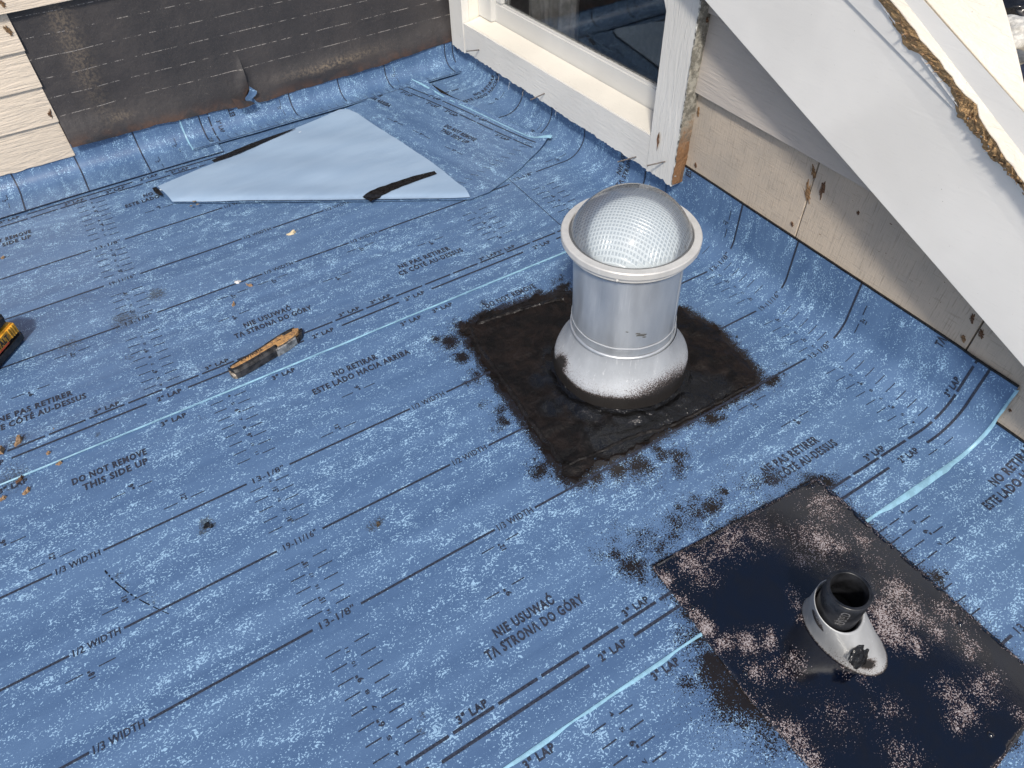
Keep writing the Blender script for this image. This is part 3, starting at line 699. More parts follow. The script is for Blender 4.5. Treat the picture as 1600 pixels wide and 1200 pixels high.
# bare wood where the caulk was cut along the right jamb
V = []; F = []
for k in range(60):
    z = .105+.54*k/59; j = .003*float(fast_noise(np.array(z*90), np.array(1.0), 2)); j2 = .004*float(fast_noise(np.array(z*60), np.array(4.0), 5))
    for x, y in ((.8675+j*.4, -.0542+j*.6), (.8665+j2, -.0592+j), (.8850, -.0625+j2), (.9015, -.0600+j)): V.append(np.array(wpt(x, y, z))-WOFF)
F = [(4*k+a, 4*k+a+1, 4*k+a+5, 4*k+a+4) for k in range(59) for a in range(3)]
def edge_wood():
    t = NT('split_jamb_edge'); ob = t.coord(); sep = t.n('ShaderNodeSeparateXYZ'); t.l(ob, sep.inputs[0])
    n = t.noise(ob, 60, 4, .7); f = t.noise(t.map(ob, (3, 3, .6)), 200, 4, .7)
    c = t.mix(f, (.13, .060, .03), (.36, .20, .09))
    up = t.ramp(t.math('ADD', sep.outputs[2], t.math('MULTIPLY', t.math('SUBTRACT', n, .5), .25)), .10, .20)
    c = t.mix(up, c, t.mix(t.ramp(n, .4, .6), (.42, .40, .34), (.18, .17, .14)))
    c = t.mix(t.ramp(t.noise(ob, 60, 3, .6), .66, .70), c, (.45, .44, .40))
    return t.fin(c, .8, 0, t.bump(f, 1, .003))
meshobj('caulk_line', V, [f for i, f in enumerate(F) if i % 3 < 1], simple('flaky_caulk', (.50, .49, .44), .8, var=.7, scale=70, bump=.003, bscale=150), wo); meshobj('split_edge', V, [f for i, f in enumerate(F) if i % 3 >= 1], edge_wood(), wo)
gp = at(1029, 218, 'x', .866)
V = [gp+np.array([-.001, a*.006, b*.016]) for a, b in ((0, 1.3), (.7, .6), (.9, -.1), (.4, -.7), (.0, -2.0), (-.3, -.9), (-.8, -.3), (-.5, .5))]
V = [v-WOFF for v in V]; V.append(gp-WOFF+np.array([.003, 0, 0])); meshobj('torn_wood_patch', V, [(i, (i+1) % 8, 8) for i in range(8)], WOOD_D, wo)
# nails standing out of the rail
NAILM = simple('steel_nail', (.22, .19, .17), .4, .8, var=.3, scale=150)
def nail(head, tip, r=.0017):
    """head = pixel where it enters the board on plane x=.868, tip = pixel of its loose end, 45 mm out"""
    a = at(*head, 'x', .8705); b = on_plane(*tip, a+np.array([-.040, 0, 0]), np.array([1.0, 0, 0]))
    ax = Vector(b-a); L = ax.length; bm = bmesh.new()
    lathe(bm, [(0, -.004), (r, -.004), (r, L*.98), (r*2.3, L*.985), (r*2.3, L), (0, L)], 10)
    o = bmobj('nail', bm, NAILM, wo); o.rotation_mode = 'QUATERNION'; o.rotation_quaternion = ax.to_track_quat('Z', 'Y'); o.location = Vector(a-WOFF)
for h, t_ in (((749, 78), (729, 80)), ((851, 146), (829, 156)), ((994, 245), (965, 253)), ((1041, 252), (1011, 259))): nail(h, t_)
# loose strands of thread under the rail
def strand(px, py, L, seed):
    a = at(px, py, 'x', .869); r = random.Random(seed); pts = [a]
    for k in range(6): pts.append(pts[-1]+np.array([-.0008, r.uniform(-.0022, .0015), -L/6]))
    bm = bmesh.new(); prev = None
    for q in pts:
        ring = [bm.verts.new((q[0]-WOFF[0]+.0005*math.cos(k*2.094), q[1]-WOFF[1]+.0005*math.sin(k*2.094), q[2]-WOFF[2])) for k in range(3)]
        if prev:
            for k in range(3): bm.faces.new((prev[k], prev[(k+1) % 3], ring[(k+1) % 3], ring[k]))
        prev = ring
    bmobj('loose_thread', bm, simple('thread', (.7, .68, .62), .8), wo)
for i, (a, b, L) in enumerate(((780, 118, .018), (796, 128, .022), (818, 142, .016), (869, 172, .012))): strand(a, b, L, i)

# ---- rake board and the siding above it
FX = .832
rk = empty('rake_board', (FX, -.5, .5)); tag(rk, 'broad smooth white rake board running diagonally down across the right side', 'rake board'); RO = np.array(rk.location)
L0, L1 = at(1100, 0, 'x', FX), at(1600, 575, 'x', FX); dL = (L1-L0)/np.linalg.norm(L1-L0)
G0, G1 = at(1328, 0, 'x', FX), at(1493, 169, 'x', FX); dG = (G1-G0)/np.linalg.norm(G1-G0)
lowA, lowB = L0-dL*.62, L1+dL*.85
upA, upB = G0-dG*.75, G1+dG*1.2
bm = bmesh.new(); prism(bm, [lowA, lowB, upB, upA], (.024, 0, 0))
bmesh.ops.bevel(bm, geom=bm.edges[:], offset=.0016, segments=3, affect='EDGES'); bmesh.ops.translate(bm, verts=bm.verts, vec=-Vector(RO)); bmobj('face_board', bm, FASCIA_M, rk)
E0, E1 = at(1375, 0, 'x', FX-.004), at(1600, 296, 'x', FX-.004); dE = (E1-E0)/np.linalg.norm(E1-E0)
hA, hB = E0-dE*.80+np.array([0, 0, -.004]), E1+dE*1.0+np.array([0, 0, -.004])
bm = bmesh.new(); prism(bm, [upA+[-.0035, 0, 0.0015], upB+[-.0035, 0, 0.0015], hB+[-.0035, 0, 0], hA+[-.0035, 0, 0]], (.0060, 0, 0))
bmesh.ops.bevel(bm, geom=bm.edges[:], offset=.002, segments=3, affect='EDGES'); bmesh.ops.translate(bm, verts=bm.verts, vec=-Vector(RO)); bmobj('upper_strip', bm, FASCIA_M, rk)

cs = empty('sloping_siding', (FX, -.7, .6)); tag(cs, 'sunlit ivory siding at the upper right, its sawn-off edge showing bare splintered wood', 'siding'); CO = np.array(cs.location)
wdir = np.array([.62, 0, .785]); nS = np.cross(dE, wdir); nS /= np.linalg.norm(nS); nS = nS if nS[0] < 0 else -nS
pS = at(1390, 0, 'x', FX-.016)
top_poly = [(1330, -75), (1352, -50), (1368, -28), (1390, 0), (1405, 17), (1420, 37), (1430, 48), (1437, 62), (1448, 73), (1457, 84), (1468, 95), (1476, 109), (1487, 120), (1493, 132), (1499, 139), (1508, 149), (1517, 156), (1526, 164), (1529, 182), (1537, 196), (1546, 210), (1556, 222), (1563, 236), (1572, 250), (1582, 260), (1590, 274), (1600, 286), (1622, 316), (1650, 352), (1690, 405)]
low_poly = [(1310, -75), (1335, -50), (1352, -25), (1370, 0), (1376, 8), (1388, 25), (1397, 40), (1408, 55), (1410, 66), (1418, 76), (1434, 84), (1450, 103), (1462, 118), (1472, 127), (1482, 136), (1484, 148), (1492, 165), (1496, 182), (1508, 192), (1516, 206), (1530, 216), (1536, 232), (1546, 248), (1556, 254), (1568, 264), (1578, 276), (1592, 290), (1602, 306), (1630, 345), (1668, 392)]
Tp = [on_plane(a, b, pS, nS) for a, b in top_poly]
Lp = [at(a, b, 'x', FX-.0055) for a, b in low_poly]
def slope_board(pxs, lift, th=.012):
    pts = [on_plane(a, b, pS+nS*lift, nS)-CO for a, b in pxs]
    bm = bmesh.new(); prism(bm, pts, tuple(-nS*th)); o = bmobj('siding_board', bm, ROUGH_SID, cs)
    bv = o.modifiers.new('bevel', 'BEVEL'); bv.width = .0018; bv.segments = 2; bv.limit_method = 'ANGLE'; bv.angle_limit = 1.2
    return o
slope_board(top_poly+[(1740, 331), (1640, 217), (1600, 171), (1552, 116), (1500, 57), (1450, 0), (1385, -75)], 0)
slope_board([(1380, -75), (1446, 0), (1496, 57), (1548, 116), (1596, 171), (1621, 200), (1613, 170), (1600, 128), (1588, 75), (1576, 30), (1567, 0), (1548, -75)], .0035)
# torn, sawn edge between the siding and the rake board
def strand_edge():
    V = []; n = 150; m = 7
    pa = np.array(Tp); pb = np.array(Lp)
    ta = np.linspace(0, 1, len(pa)); tt = np.linspace(0, 1, n)
    A = np.stack([np.interp(tt, ta, pa[:, k]) for k in range(3)], 1); B = np.stack([np.interp(tt, ta, pb[:, k]) for k in range(3)], 1)
    for i in range(n):
        rough = 1.0 if tt[i] > .56 else .35
        for k in range(m):
            f = k/(m-1); q = A[i]+(B[i]-A[i])*f
            b = math.sin(f*math.pi)*.0012 + rough*.0062*math.sin(f*math.pi)**.5*(mnoise.noise((i*.35, k*1.9, 0)) + .8*mnoise.noise((i*1.7, k*3.1, 4)))
            q = q + np.array([-1, -.25, .45])*b + (0 if k in (0,) else 1)*np.array([0, 1, -1])*.0035*rough*mnoise.noise((i*.8, k*1.4, 9))
            V.append(q-CO)
    return meshobj('splintered_edge', V, grid_faces(n, m), wood_material('splintered_wood', (.66, .42, .20), sc_=2.0), cs)
strand_edge()
def splinter(p, d, L, r, mat, parent, off):
    d = np.array(d, float); d /= np.linalg.norm(d); s = np.cross(d, [0.3, .5, .8]); s /= np.linalg.norm(s); t = np.cross(d, s)
    V = [p+s*r, p-s*r*.5+t*r, p-s*r*.5-t*r, p+d*L]; V = [np.array(v)-off for v in V]
    return V, [(0, 1, 3), (1, 2, 3), (2, 0, 3), (0, 2, 1)]
VV, FF = [], []
rr = random.Random(5)
for k in range(90):
    t = rr.random()**.7; i = min(len(Tp)-2, int(t*(len(Tp)-1))); p = (Tp[i]+Lp[i])/2*.5+(Tp[i+1]+Lp[i+1])/2*.5
    v, f = splinter(p, (rr.uniform(-1, -.1), rr.uniform(-1, 1), rr.uniform(-.4, 1)), rr.uniform(.004, .014), rr.uniform(.0006, .0022), None, None, CO)
    FF += [tuple(a+len(VV) for a in q) for q in f]; VV += v
o = meshobj('wood_fibres', VV, FF, CHIP, cs); o['kind'] = 'stuff'

# the roof behind, seen in the upper right corner only
gr = meshobj('lower_ground', [(1.0, -4, -.9), (9, -4, -.9), (9, 9, -.9), (1.0, 9, -.9)], [(0, 1, 2, 3)], simple('dry_ground', (.45, .40, .32), .9, var=.5, scale=6)); gr['kind'] = 'structure'
def lump(name, px, py, z, r, mat, label, cat, seed, sq=(1, 1, .6)):
    c = at(px, py, 'z', z); bm = bmesh.new(); bmesh.ops.create_icosphere(bm, subdivisions=4, radius=r)
    for v in bm.verts:
        n = mnoise.noise(v.co*(2.2/r)*.5+Vector((seed, 0, 0)))*.35 + mnoise.noise(v.co*(6/r)*.5+Vector((seed, 3, 0)))*.16
        v.co = Vector((v.co.x*sq[0], v.co.y*sq[1], v.co.z*sq[2]))*(1+n)
    o = bmobj(name, bm, mat, None, True); o.location = Vector(c); return tag(o, label, cat)
lump('rubbish_bag', 1596, 10, -.70, .13, simple('black_plastic_bag', (.012, .013, .016), .18), 'shiny black plastic bag beyond the siding in the top right corner', 'bag', 1)
lump('white_sack', 1602, 52, -.72, .14, simple('white_sack_cloth', (.62, .60, .55), .7, bump=.004, bscale=30), 'crumpled pale sack lying beyond the siding, under the black bag', 'sack', 2)
lump('dark_bundle', 1612, 118, -.72, .10, simple('navy_cloth', (.02, .025, .05), .7), 'dark blue bundle at the right border beyond the siding', 'bundle', 3)

# ================================================================== LOOSE SHEET OF MEMBRANE
ls = empty('loose_membrane_sheet', at(560, 230)); tag(ls, 'loose offcut of blue membrane lying on the roof, folded so its pale back shows', 'membrane offcut'); LO = np.array(ls.location)
ZL = .0050
def poly_grid(poly, step, zfun, name, mat, uvfun, parent, off, attrs=True):
    """triangulated polygon (XY) with interior points"""
    poly = [np.array(p[:2]) for p in poly]
    bd = []
    for i in range(len(poly)):
        a, b = poly[i], poly[(i+1) % len(poly)]; n = max(1, int(np.linalg.norm(b-a)/step))
        for k in range(n): bd.append(a+(b-a)*k/n)
    P_ = np.array(poly); lo, hi = P_.min(0), P_.max(0); inner = []
    def inside(q):
        c = False; j = len(poly)-1
        for i in range(len(poly)):
            a, b = poly[i], poly[j]
            if (a[1] > q[1]) != (b[1] > q[1]) and q[0] < (b[0]-a[0])*(q[1]-a[1])/(b[1]-a[1])+a[0]: c = not c
            j = i
        return c
    B = np.array(bd)
    for x in np.arange(lo[0]+step/2, hi[0], step):
        for y in np.arange(lo[1]+step/2, hi[1], step):
            q = np.array([x+random.uniform(-.1, .1)*step, y+random.uniform(-.1, .1)*step])
            if inside(q) and np.hypot(*(B-q).T).min() > step*.5: inner.append(q)
    from mathutils.geometry import delaunay_2d_cdt
    pts = [Vector(p) for p in bd+inner]; n = len(bd)
    vo, eo, fo, *_ = delaunay_2d_cdt(pts, [(i, (i+1) % n) for i in range(n)], [list(range(n))], 1, 1e-6)
    V = [(v.x, v.y, zfun(v.x, v.y)) for v in vo]
    k = dict(smooth=True, uv=[uvfun(v.x, v.y) for v in vo])
    if attrs: k['attrs'] = {'spray': [0]*len(V), 'dirt': [0]*len(V)}
    return meshobj(name, np.array(V)-off, [f if np.cross(np.array(vo[f[1]])-np.array(vo[f[0]]), np.array(vo[f[2]])-np.array(vo[f[0]])) > 0 else f[::-1] for f in fo], mat, parent, **k)
qa, qb = at(645, 128)[:2], at(862, 222)[:2]; de = (qb-qa)/np.linalg.norm(qb-qa); ne = np.array([de[1], -de[0]])     # de along the free edge, ne into the sheet
ne = ne if np.dot(ne, at(600, 250)[:2]-qa) > 0 else -ne
def sheet_uv(x, y): r = np.array([x, y])-qa; return (float(np.dot(r, de)), float(np.dot(r, ne)))
def sheet_z(x, y, base=ZL):
    u, v = sheet_uv(x, y); un = float(undul(np.array(x), np.array(y)))
    curl = .016*math.exp(-(v/.020)**2)*math.exp(-((u-.16)/.22)**2) + .006*math.exp(-(v/.03)**2)
    tip = .010*math.exp(-(((x-qb[0])**2+(y-qb[1])**2)/.0016))
    return un+base+curl+tip+.003*float(fast_noise(np.array(x*9), np.array(y*9), 12))+ (.0035*math.exp(-(v/.2)**2))
low_poly_xy = [at(*p) for p in ((246, 302), (272, 321), (400, 320), (560, 319), (735, 316), (765, 305), (815, 266), (860, 222), (838, 217), (760, 184), (690, 155), (660, 134), (646, 128), (640, 137), (600, 152), (538, 174), (470, 201), (400, 228), (330, 258))]
base_sheet = poly_grid(low_poly_xy, .014, sheet_z, 'printed_face', MEM, lambda x, y: (sheet_uv(x, y)[0]+2.2, sheet_uv(x, y)[1]+5.5), ls, LO)
P = Print()
P.line(.03, .0508, .135, .0508, .0038); P.line(.20, .0508, .345, .0508, .0038); P.line(.40, .0508, .60, .0508, .0038)
for k in range(9): P.line(.0+k*.0762, .0762, min(.0+k*.0762+.0685, .60), .0762, .0040)
for u in (.07, .195, .28, .50): P.text('3" LAP', u, .0945, .050, -.0120, True)
for u in (.165, .372): P.text('2" LAP', u, .057, .050, -.012, True)
P.text('DO NOT REMOVE', .385, .160, .13, -.0165, True); P.text('THIS SIDE UP', .385, .1845, .115, -.0165, True)
P.text('NO RETIRAR', -.03, .160, .10, -.0165, True); P.text('ESTE LADO HACIA ARRIBA', -.02, .1845, .22, -.0165, True)
for u, v in ((.30, .235), (.44, .235), (.18, .235)): P.line(u-.037, v, u-.012, v, .0019); P.line(u+.012, v, u+.037, v, .0019); P.text('9"', u, v+.004, .012, -.009, True)
for k in range(20): P.line(.595-k*.0, .06+k*INCH, .572, .068+k*INCH, .0014)
# mirror v so that the print reads along the free edge
VV_ = np.concatenate(P.v); 
def fold_pt(u, v):
    out = []
    for a, b in zip(u, v):
        q = qa+de*a+ne*b; out.append((q[0], q[1], sheet_z(q[0], q[1])+.0012))
    return np.array(out)-LO
def in_poly(q, poly):
    c = False; j = len(poly)-1
    for i in range(len(poly)):
        a, b = poly[i], poly[j]
        if (a[1] > q[1]) != (b[1] > q[1]) and q[0] < (b[0]-a[0])*(q[1]-a[1])/(b[1]-a[1])+a[0]: c = not c
        j = i
    return c
white_px = ((250, 300), (262, 311), (272, 321), (400, 320), (520, 319), (620, 318), (735, 314), (727, 302), (714, 293), (700, 281), (690, 272), (670, 256), (650, 243), (618, 222), (600, 210), (580, 197), (560, 183), (545, 177), (532, 177), (440, 214), (380, 243), (330, 265))
white_xy = [at(*p) for p in white_px]
ips = [tuple(p[:2]) for p in low_poly_xy]; wps = [tuple(p[:2]) for p in white_xy]
# text runs with its top towards the free edge: flip glyph direction
P2_ = Print(); P2_.v = P.v; P2_.n = P.n; P2_.f = P.f
def ok(u, v):
    q = qa+de*u+ne*v; return in_poly(q, ips) and not in_poly(q, wps)
P2_.cut(ok)
VVV = np.concatenate(P2_.v); meshobj('printed_markings', fold_pt(VVV[:, 0], VVV[:, 1]), P2_.f, INK, ls)['kind'] = 'stuff'
def white_z(x, y):
    q0, q1 = at(272, 321)[:2], at(735, 314)[:2]; d = q1-q0; d /= np.linalg.norm(d); nn = np.array([-d[1], d[0]]); h = np.dot(np.array([x, y])-q0, nn)
    puff = .0030*math.exp(-((h-.022)/.035)**2)+.004*math.exp(-((h-.1)/.10)**2)
    s = np.dot(np.array([x, y])-q0, d)
    rip = .0012*math.sin(h*42+s*3)*math.exp(-((s-.25)/.3)**2)+.003*float(fast_noise(np.array(s*5), np.array(h*14), 3))
    drop = .0035*math.exp(-(h/.006)**2)
    return sheet_z(x, y)+.0048+puff+rip-drop
poly_grid(white_xy, .0075, white_z, 'folded_back', LINER, lambda x, y: (x, y), ls, LO, attrs=False)
# second pale layer and black adhesive bands, one painting the shadow under the lifted edge
def ribbon(pxs, wds, z, mat, name, zf=white_z, thick=.001):
    c = [at(*p, 'z', ZL+.008)[:2] for p in pxs]; V = []; n = len(c)
    for i in range(n):
        d = c[min(i+1, n-1)]-c[max(i-1, 0)]; d /= np.linalg.norm(d); nn = np.array([-d[1], d[0]])
        for s in (1, .5, 0, -.5, -1):
            q = c[i]+nn*wds[i]*s/2; V.append((q[0], q[1], zf(q[0], q[1])+z))
    return meshobj(name, np.array(V)-LO, grid_faces(n, 5), mat, ls)
def rs(pxs, wds, n=24):
    t = np.linspace(0, 1, len(pxs)); s = np.linspace(0, 1, n); a = np.array(pxs)
    return list(zip(np.interp(s, t, a[:, 0]), np.interp(s, t, a[:, 1]))), list(np.interp(s, t, wds)*(1+.12*np.array([mnoise.noise((k*.6, 1, 2)) for k in range(n)])))
a_, b_ = rs([(573, 313), (590, 304), (620, 292), (650, 281), (681, 272)], [.036, .038, .032, .028, .018]); ribbon(a_, b_, .0022, ADH, 'adhesive_shade_band')
a_, b_ = rs([(333, 254), (360, 243), (400, 226), (430, 214), (462, 201)], [.016, .026, .024, .016, .002]); ribbon(a_, b_, .0035, ADH, 'adhesive_shade_band', lambda x, y: white_z(x, y) if False else sheet_z(x, y)+.0055)
a_, b_ = rs([(250, 297), (300, 275), (340, 258), (400, 234), (470, 204)], [.008, .020, .018, .014, .004]); ribbon(a_, b_, .001, simple('pale_film', (.62, .70, .80), .4), 'liner_edge', lambda x, y: sheet_z(x, y)+.0035)
a_, b_ = rs([(241, 293), (246, 300), (252, 305)], [.012, .013, .010], 8); ribbon(a_, b_, .001, ADH, 'adhesive_shade_band', lambda x, y: sheet_z(x, y)+.004)
a_, b_ = rs([(644, 127), (660, 135), (700, 157), (760, 183), (830, 215), (862, 220)], [.002, .005, .0035, .003, .004, .012]); ribbon(a_, b_, .0007, FILM, 'film_edge', lambda x, y: sheet_z(x, y))
a_, b_ = rs([(650, 129), (664, 133), (700, 152), (760, 178), (828, 210)], [.002, .014, .008, .008, .002]); ribbon(a_, b_, -.008, ADH, 'adhesive_shade_band', lambda x, y: sheet_z(x, y))  # dark strip drawn in place of the shadow under the lifted edge
for px, py, s in ((302, 311, .006), (307, 316, .005), (297, 318, .005)):
    q = at(px, py, 'z', .02); zz = white_z(q[0], q[1])
    V = [(q[0]+s*math.cos(a)*(.6+.5*random.random()), q[1]+s*math.sin(a)*(.6+.5*random.random()), zz+.0012) for a in np.linspace(0, 5.5, 8)]
    meshobj('mud_spot', np.array(V)-LO, [tuple(range(8))], simple('dried_mud', (.22, .18, .13), .9), ls)

# ================================================================== TUBULAR SKYLIGHT
def black_coat(name, gloss_lo, gloss_hi, c1=(.010, .008, .0075), c2=(.030, .022, .018), bare=False, rust=True):
    t = NT(name); ob = t.coord()
    n = t.noise(ob, 26, 5, .65, .6); f = t.noise(ob, 420, 4, .7); l = t.noise(ob, 9, 3, .5)
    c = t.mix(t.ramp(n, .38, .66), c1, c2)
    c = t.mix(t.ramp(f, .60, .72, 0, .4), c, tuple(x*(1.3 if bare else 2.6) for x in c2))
    rough = t.ramp(l, .35, .65, gloss_lo, gloss_hi)
    h = f
    if bare:
        # uncoated patches show through as pale, pinkish speckle
        b = t.attr('bare'); s1 = t.noise(ob, 400, 1, .6); s2 = t.noise(t.map(ob, loc=(5, 5, 5)), 850, 0, .6)
        sp = t.math('ADD', t.math('MULTIPLY', s1, .6), t.math('MULTIPLY', s2, .4))
        lump_ = t.noise(ob, 30, 4, .65, .8)
        bb = t.math('ADD', b, t.math('MULTIPLY', t.math('MULTIPLY', t.math('SUBTRACT', lump_, .5), 2.6), t.ramp(b, .05, .4)))
        m = t.math('MULTIPLY', t.ramp(t.math('SUBTRACT', sp, t.math('SUBTRACT', .70, t.math('MULTIPLY', bb, .165))), -.022, .026), t.ramp(b, .03, .12))
        halo = t.math('MULTIPLY', t.ramp(t.math('SUBTRACT', sp, t.math('SUBTRACT', .685, t.math('MULTIPLY', bb, .205))), -.012, .012), t.ramp(b, .03, .12))
        c = t.mix(halo, c, (.095, .045, .030)); c = t.mix(m, c, (.36, .325, .33))
        rough = t.mix(halo, t.mix(l, (gloss_lo,)*3, (gloss_hi,)*3), (.6, .6, .6))
        b1 = t.bump(f, .22, .00025); b1 = t.bump(t.noise(ob, 45, 2, .5), .3, .0007, b1)
        return t.fin(c, rough, 0, b1, .80)
    wet = t.math('ADD', t.attr('wet'), t.math('MULTIPLY', t.math('SUBTRACT', n, .5), 1.2)); rough = t.mix(t.ramp(wet, .2, .5), t.mix(l, (gloss_lo,)*3, (gloss_hi,)*3), (.13, .13, .13))
    c = t.mix(t.ramp(wet, .15, .5), c, (.0028, .0026, .0028))
    b1 = t.bump(f, .7, .0009); b1 = t.bump(t.noise(ob, 70, 4, .65), 1, .0038, b1)
    return t.fin(c, rough, 0, b1, t.ramp(wet, .15, .5, .25, .7))
TAR = black_coat('roofing_cement', .34, .58, (.0040, .0034, .0032), (.0145, .0100, .0082))
ZP = .0055
BX, BY = .467, -.384
tb = empty('tubular_skylight', (BX, BY, 0)); tag(tb, 'silver tubular skylight with a clear prismatic dome set in black roofing cement', 'skylight'); TO = np.array(tb.location)
WETPTS = [(950, 690, .020, .8), (1090, 640, .022, .8), (1120, 610, .016, .7), (1000, 640, .03, 1), (840, 600, .012, .6), (860, 640, .014, .6), (920, 640, .018, .9), (1060, 660, .016, .8), (1030, 640, .030, 1), (1000, 665, .025, 1), (1060, 620, .02, .9), (880, 590, .02, 1), (900, 610, .02, 1), (990, 690, .018, .8), (1080, 600, .015, .7), (925, 680, .012, .5), (870, 560, .015, .8), (860, 730, .012, .6), (1100, 610, .02, .6)]
def ragged(poly, amp, step=.006):
    out = []
    for i in range(len(poly)):
        a, b = np.array(poly[i]), np.array(poly[(i+1) % len(poly)]); L = np.linalg.norm(b-a); n = max(1, int(L/step)); d = (b-a)/L; nn = np.array([-d[1], d[0]])
        for k in range(n):
            q = a+(b-a)*k/n; out.append(q+nn*amp*(mnoise.noise((q[0]*38, q[1]*38, 1))+.5*mnoise.noise((q[0]*110, q[1]*110, 5))))
    return out
def plate1_z(x, y):
    d = float(seg_dist(np.array(x), np.array(y), P1)); r = math.hypot(x-BX, y-BY)
    un = float(undul(np.array(x), np.array(y)))
    z = un+.0045*min(1, d/.012)+.0050*max(0, mnoise.noise((x*22, y*22, 3)))+.0026*mnoise.noise((x*60, y*60, 8))+.004*abs(mnoise.noise((x*11+y*9, y*30, 5)))
    z += .0055*math.exp(-((r-.158)/.014)**2)*(.6+mnoise.noise((x*25, y*25, 6)))-.002*math.exp(-((r-.137)/.008)**2)
    # flange edge buried in the cement, near the front
    for ax, ay in ((.01, -.178), (.205, .02)):
        pass
    return max(z, un+.0015)
o = poly_grid(ragged([tuple(p) for p in P1], .016), .0065, lambda x, y: plate1_z(x, y)+.0012, 'cement_bed', TAR, lambda x, y: (x, y), tb, TO, attrs=False)
me = o.data; X = np.array([v.co.x for v in me.vertices])+BX; Y = np.array([v.co.y for v in me.vertices])+BY
wet = blobs(X, Y, [(a, b, r*1.5, k) for a, b, r, k in WETPTS]); me.attributes.new('wet', 'FLOAT', 'POINT').data.foreach_set('value', wet)
# raised crust lines of the old flange
def crust(pxs, w_, h_, seed):
    p, wd = rs(pxs, [w_]*len(pxs), 60); V = []
    for i, (a, b) in enumerate(p):
        q = at(a, b, 'z', .006)[:2]; q0 = at(*p[max(i-1, 0)], 'z', .006)[:2]; q1 = at(*p[min(i+1, 59)], 'z', .006)[:2]; d = q1-q0; d = d/np.linalg.norm(d); nn = np.array([-d[1], d[0]])
        jn = mnoise.noise((i*.35, seed, 0))*.004
        for s, hh in ((1, -.001), (.5, h_*(.6+mnoise.noise((i*.5, seed, 1)))), (-.4, h_*.8), (-1, -.001)):
            qq = q+nn*(jn+s*w_/2); V.append((qq[0], qq[1], plate1_z(qq[0], qq[1])+.0012+hh))
    m = meshobj('cement_ridge', np.array(V)-TO, grid_faces(60, 4), TAR, tb, smooth=True); m.data.attributes.new('wet', 'FLOAT', 'POINT').data.foreach_set('value', [.25]*len(m.data.vertices))
crust([(735, 515), (750, 545), (790, 600), (830, 660), (880, 725)], .010, .004, 1)
crust([(888, 728), (930, 710), (985, 685), (1040, 668), (1100, 640), (1165, 605)], .008, .0035, 2)
crust([(745, 508), (790, 492), (840, 478), (880, 468)], .012, .004, 3)

def metal_mat(name, base, metal, rough, paintlike=False):
    t = NT(name); ob = t.coord(); n = t.noise(t.map(ob, (1, 1, .25)), 30, 4, .6); f = t.noise(ob, 300, 4, .7); st = t.noise(t.map(ob, (6, 6, .2)), 30, 3, .6)
    c = t.mix(t.ramp(n, .3, .7), tuple(x*.86 for x in base), base); c = t.mix(t.ramp(f, .62, .75, 0, .5), c, tuple(min(1, x*1.3) for x in base))
    c = t.mix(t.ramp(st, .62, .72, 0, .35), c, (.75, .76, .76))
    # sprayed black speckle creeping up from the foot
    b = t.attr('black'); s1 = t.noise(ob, 520, 2, .7); s2 = t.noise(t.map(ob, loc=(3, 3, 3)), 1200, 1, .6)
    sp = t.math('ADD', t.math('MULTIPLY', s1, .6), t.math('MULTIPLY', s2, .4))
    m = t.math('MULTIPLY', t.ramp(t.math('SUBTRACT', sp, t.math('SUBTRACT', .76, t.math('MULTIPLY', b, .42))), -.02, .03), t.ramp(b, .01, .06))
    hl = t.math('MULTIPLY', t.ramp(t.math('SUBTRACT', sp, t.math('SUBTRACT', .73, t.math('MULTIPLY', b, .42))), -.02, .03), t.ramp(b, .01, .06))
    c = t.mix(hl, c, (.10, .04, .02)); c = t.mix(m, c, (.012, .010, .009))
    met = t.math('MULTIPLY', t.math('SUBTRACT', 1, hl), metal)
    nb = t.bump(f, .25, .0006); nb = t.bump(n, .5, .003, nb)
    return t.fin(c, t.ramp(n, .3, .7, rough-.06, rough+.08), met, nb)
ALU = metal_mat('brushed_aluminium', (.56, .59, .62), .66, .43)
PAINTED = metal_mat('grey_painted_metal', (.42, .445, .475), .15, .58)
RING = metal_mat('weathered_ring_metal', (.66, .65, .62), .25, .45)
def setattr_(o, name, vals): o.data.attributes.new(name, 'FLOAT', 'POINT').data.foreach_set('value', np.asarray(vals, float))
TS = (-.006, .027)      # slight lean of the tube
# flashing skirt
bm = bmesh.new(); seg = 96
prof = [(.1410, .002), (.1400, .010), (.1392, .022), (.1385, .036), (.1372, .045), (.1350, .0500), (.1300, .0560), (.1230, .0650), (.1165, .0760), (.1118, .0880), (.1082, .0990), (.1058, .108), (.1052, .118)]
lathe(bm, prof, seg)
for v in bm.verts:
    a = math.atan2(v.co.y, v.co.x); r = math.hypot(v.co.x, v.co.y)
    k = 1+.022*mnoise.noise((a*1.6, v.co.z*24, 2))*(1 if v.co.z < .08 else .3); v.co.x *= k; v.co.y *= k
sk = bmobj('flashing_skirt', bm, PAINTED, tb, True)
vals = []
for v in sk.data.vertices:
    a = math.atan2(v.co.y, v.co.x); z = v.co.z
    f1 = math.exp(-(((a-math.radians(-88)+math.pi) % (2*math.pi)-math.pi)/.75)**2)          # heavier on the side towards the camera's right
    vals.append(max(1.15 if z < .030 else 1.15*math.exp(-((z-.030)/(.014+.012*f1))**2), .50*math.exp(-((z-.03)/.040)**2), 1.15*f1*math.exp(-((z-.03)/.040)**2)) + (.9 if z < .006 else 0) + .8*math.exp(-((a-2.9)**2/.02+(z-.05)**2/.0002)))
setattr_(sk, 'black', vals)
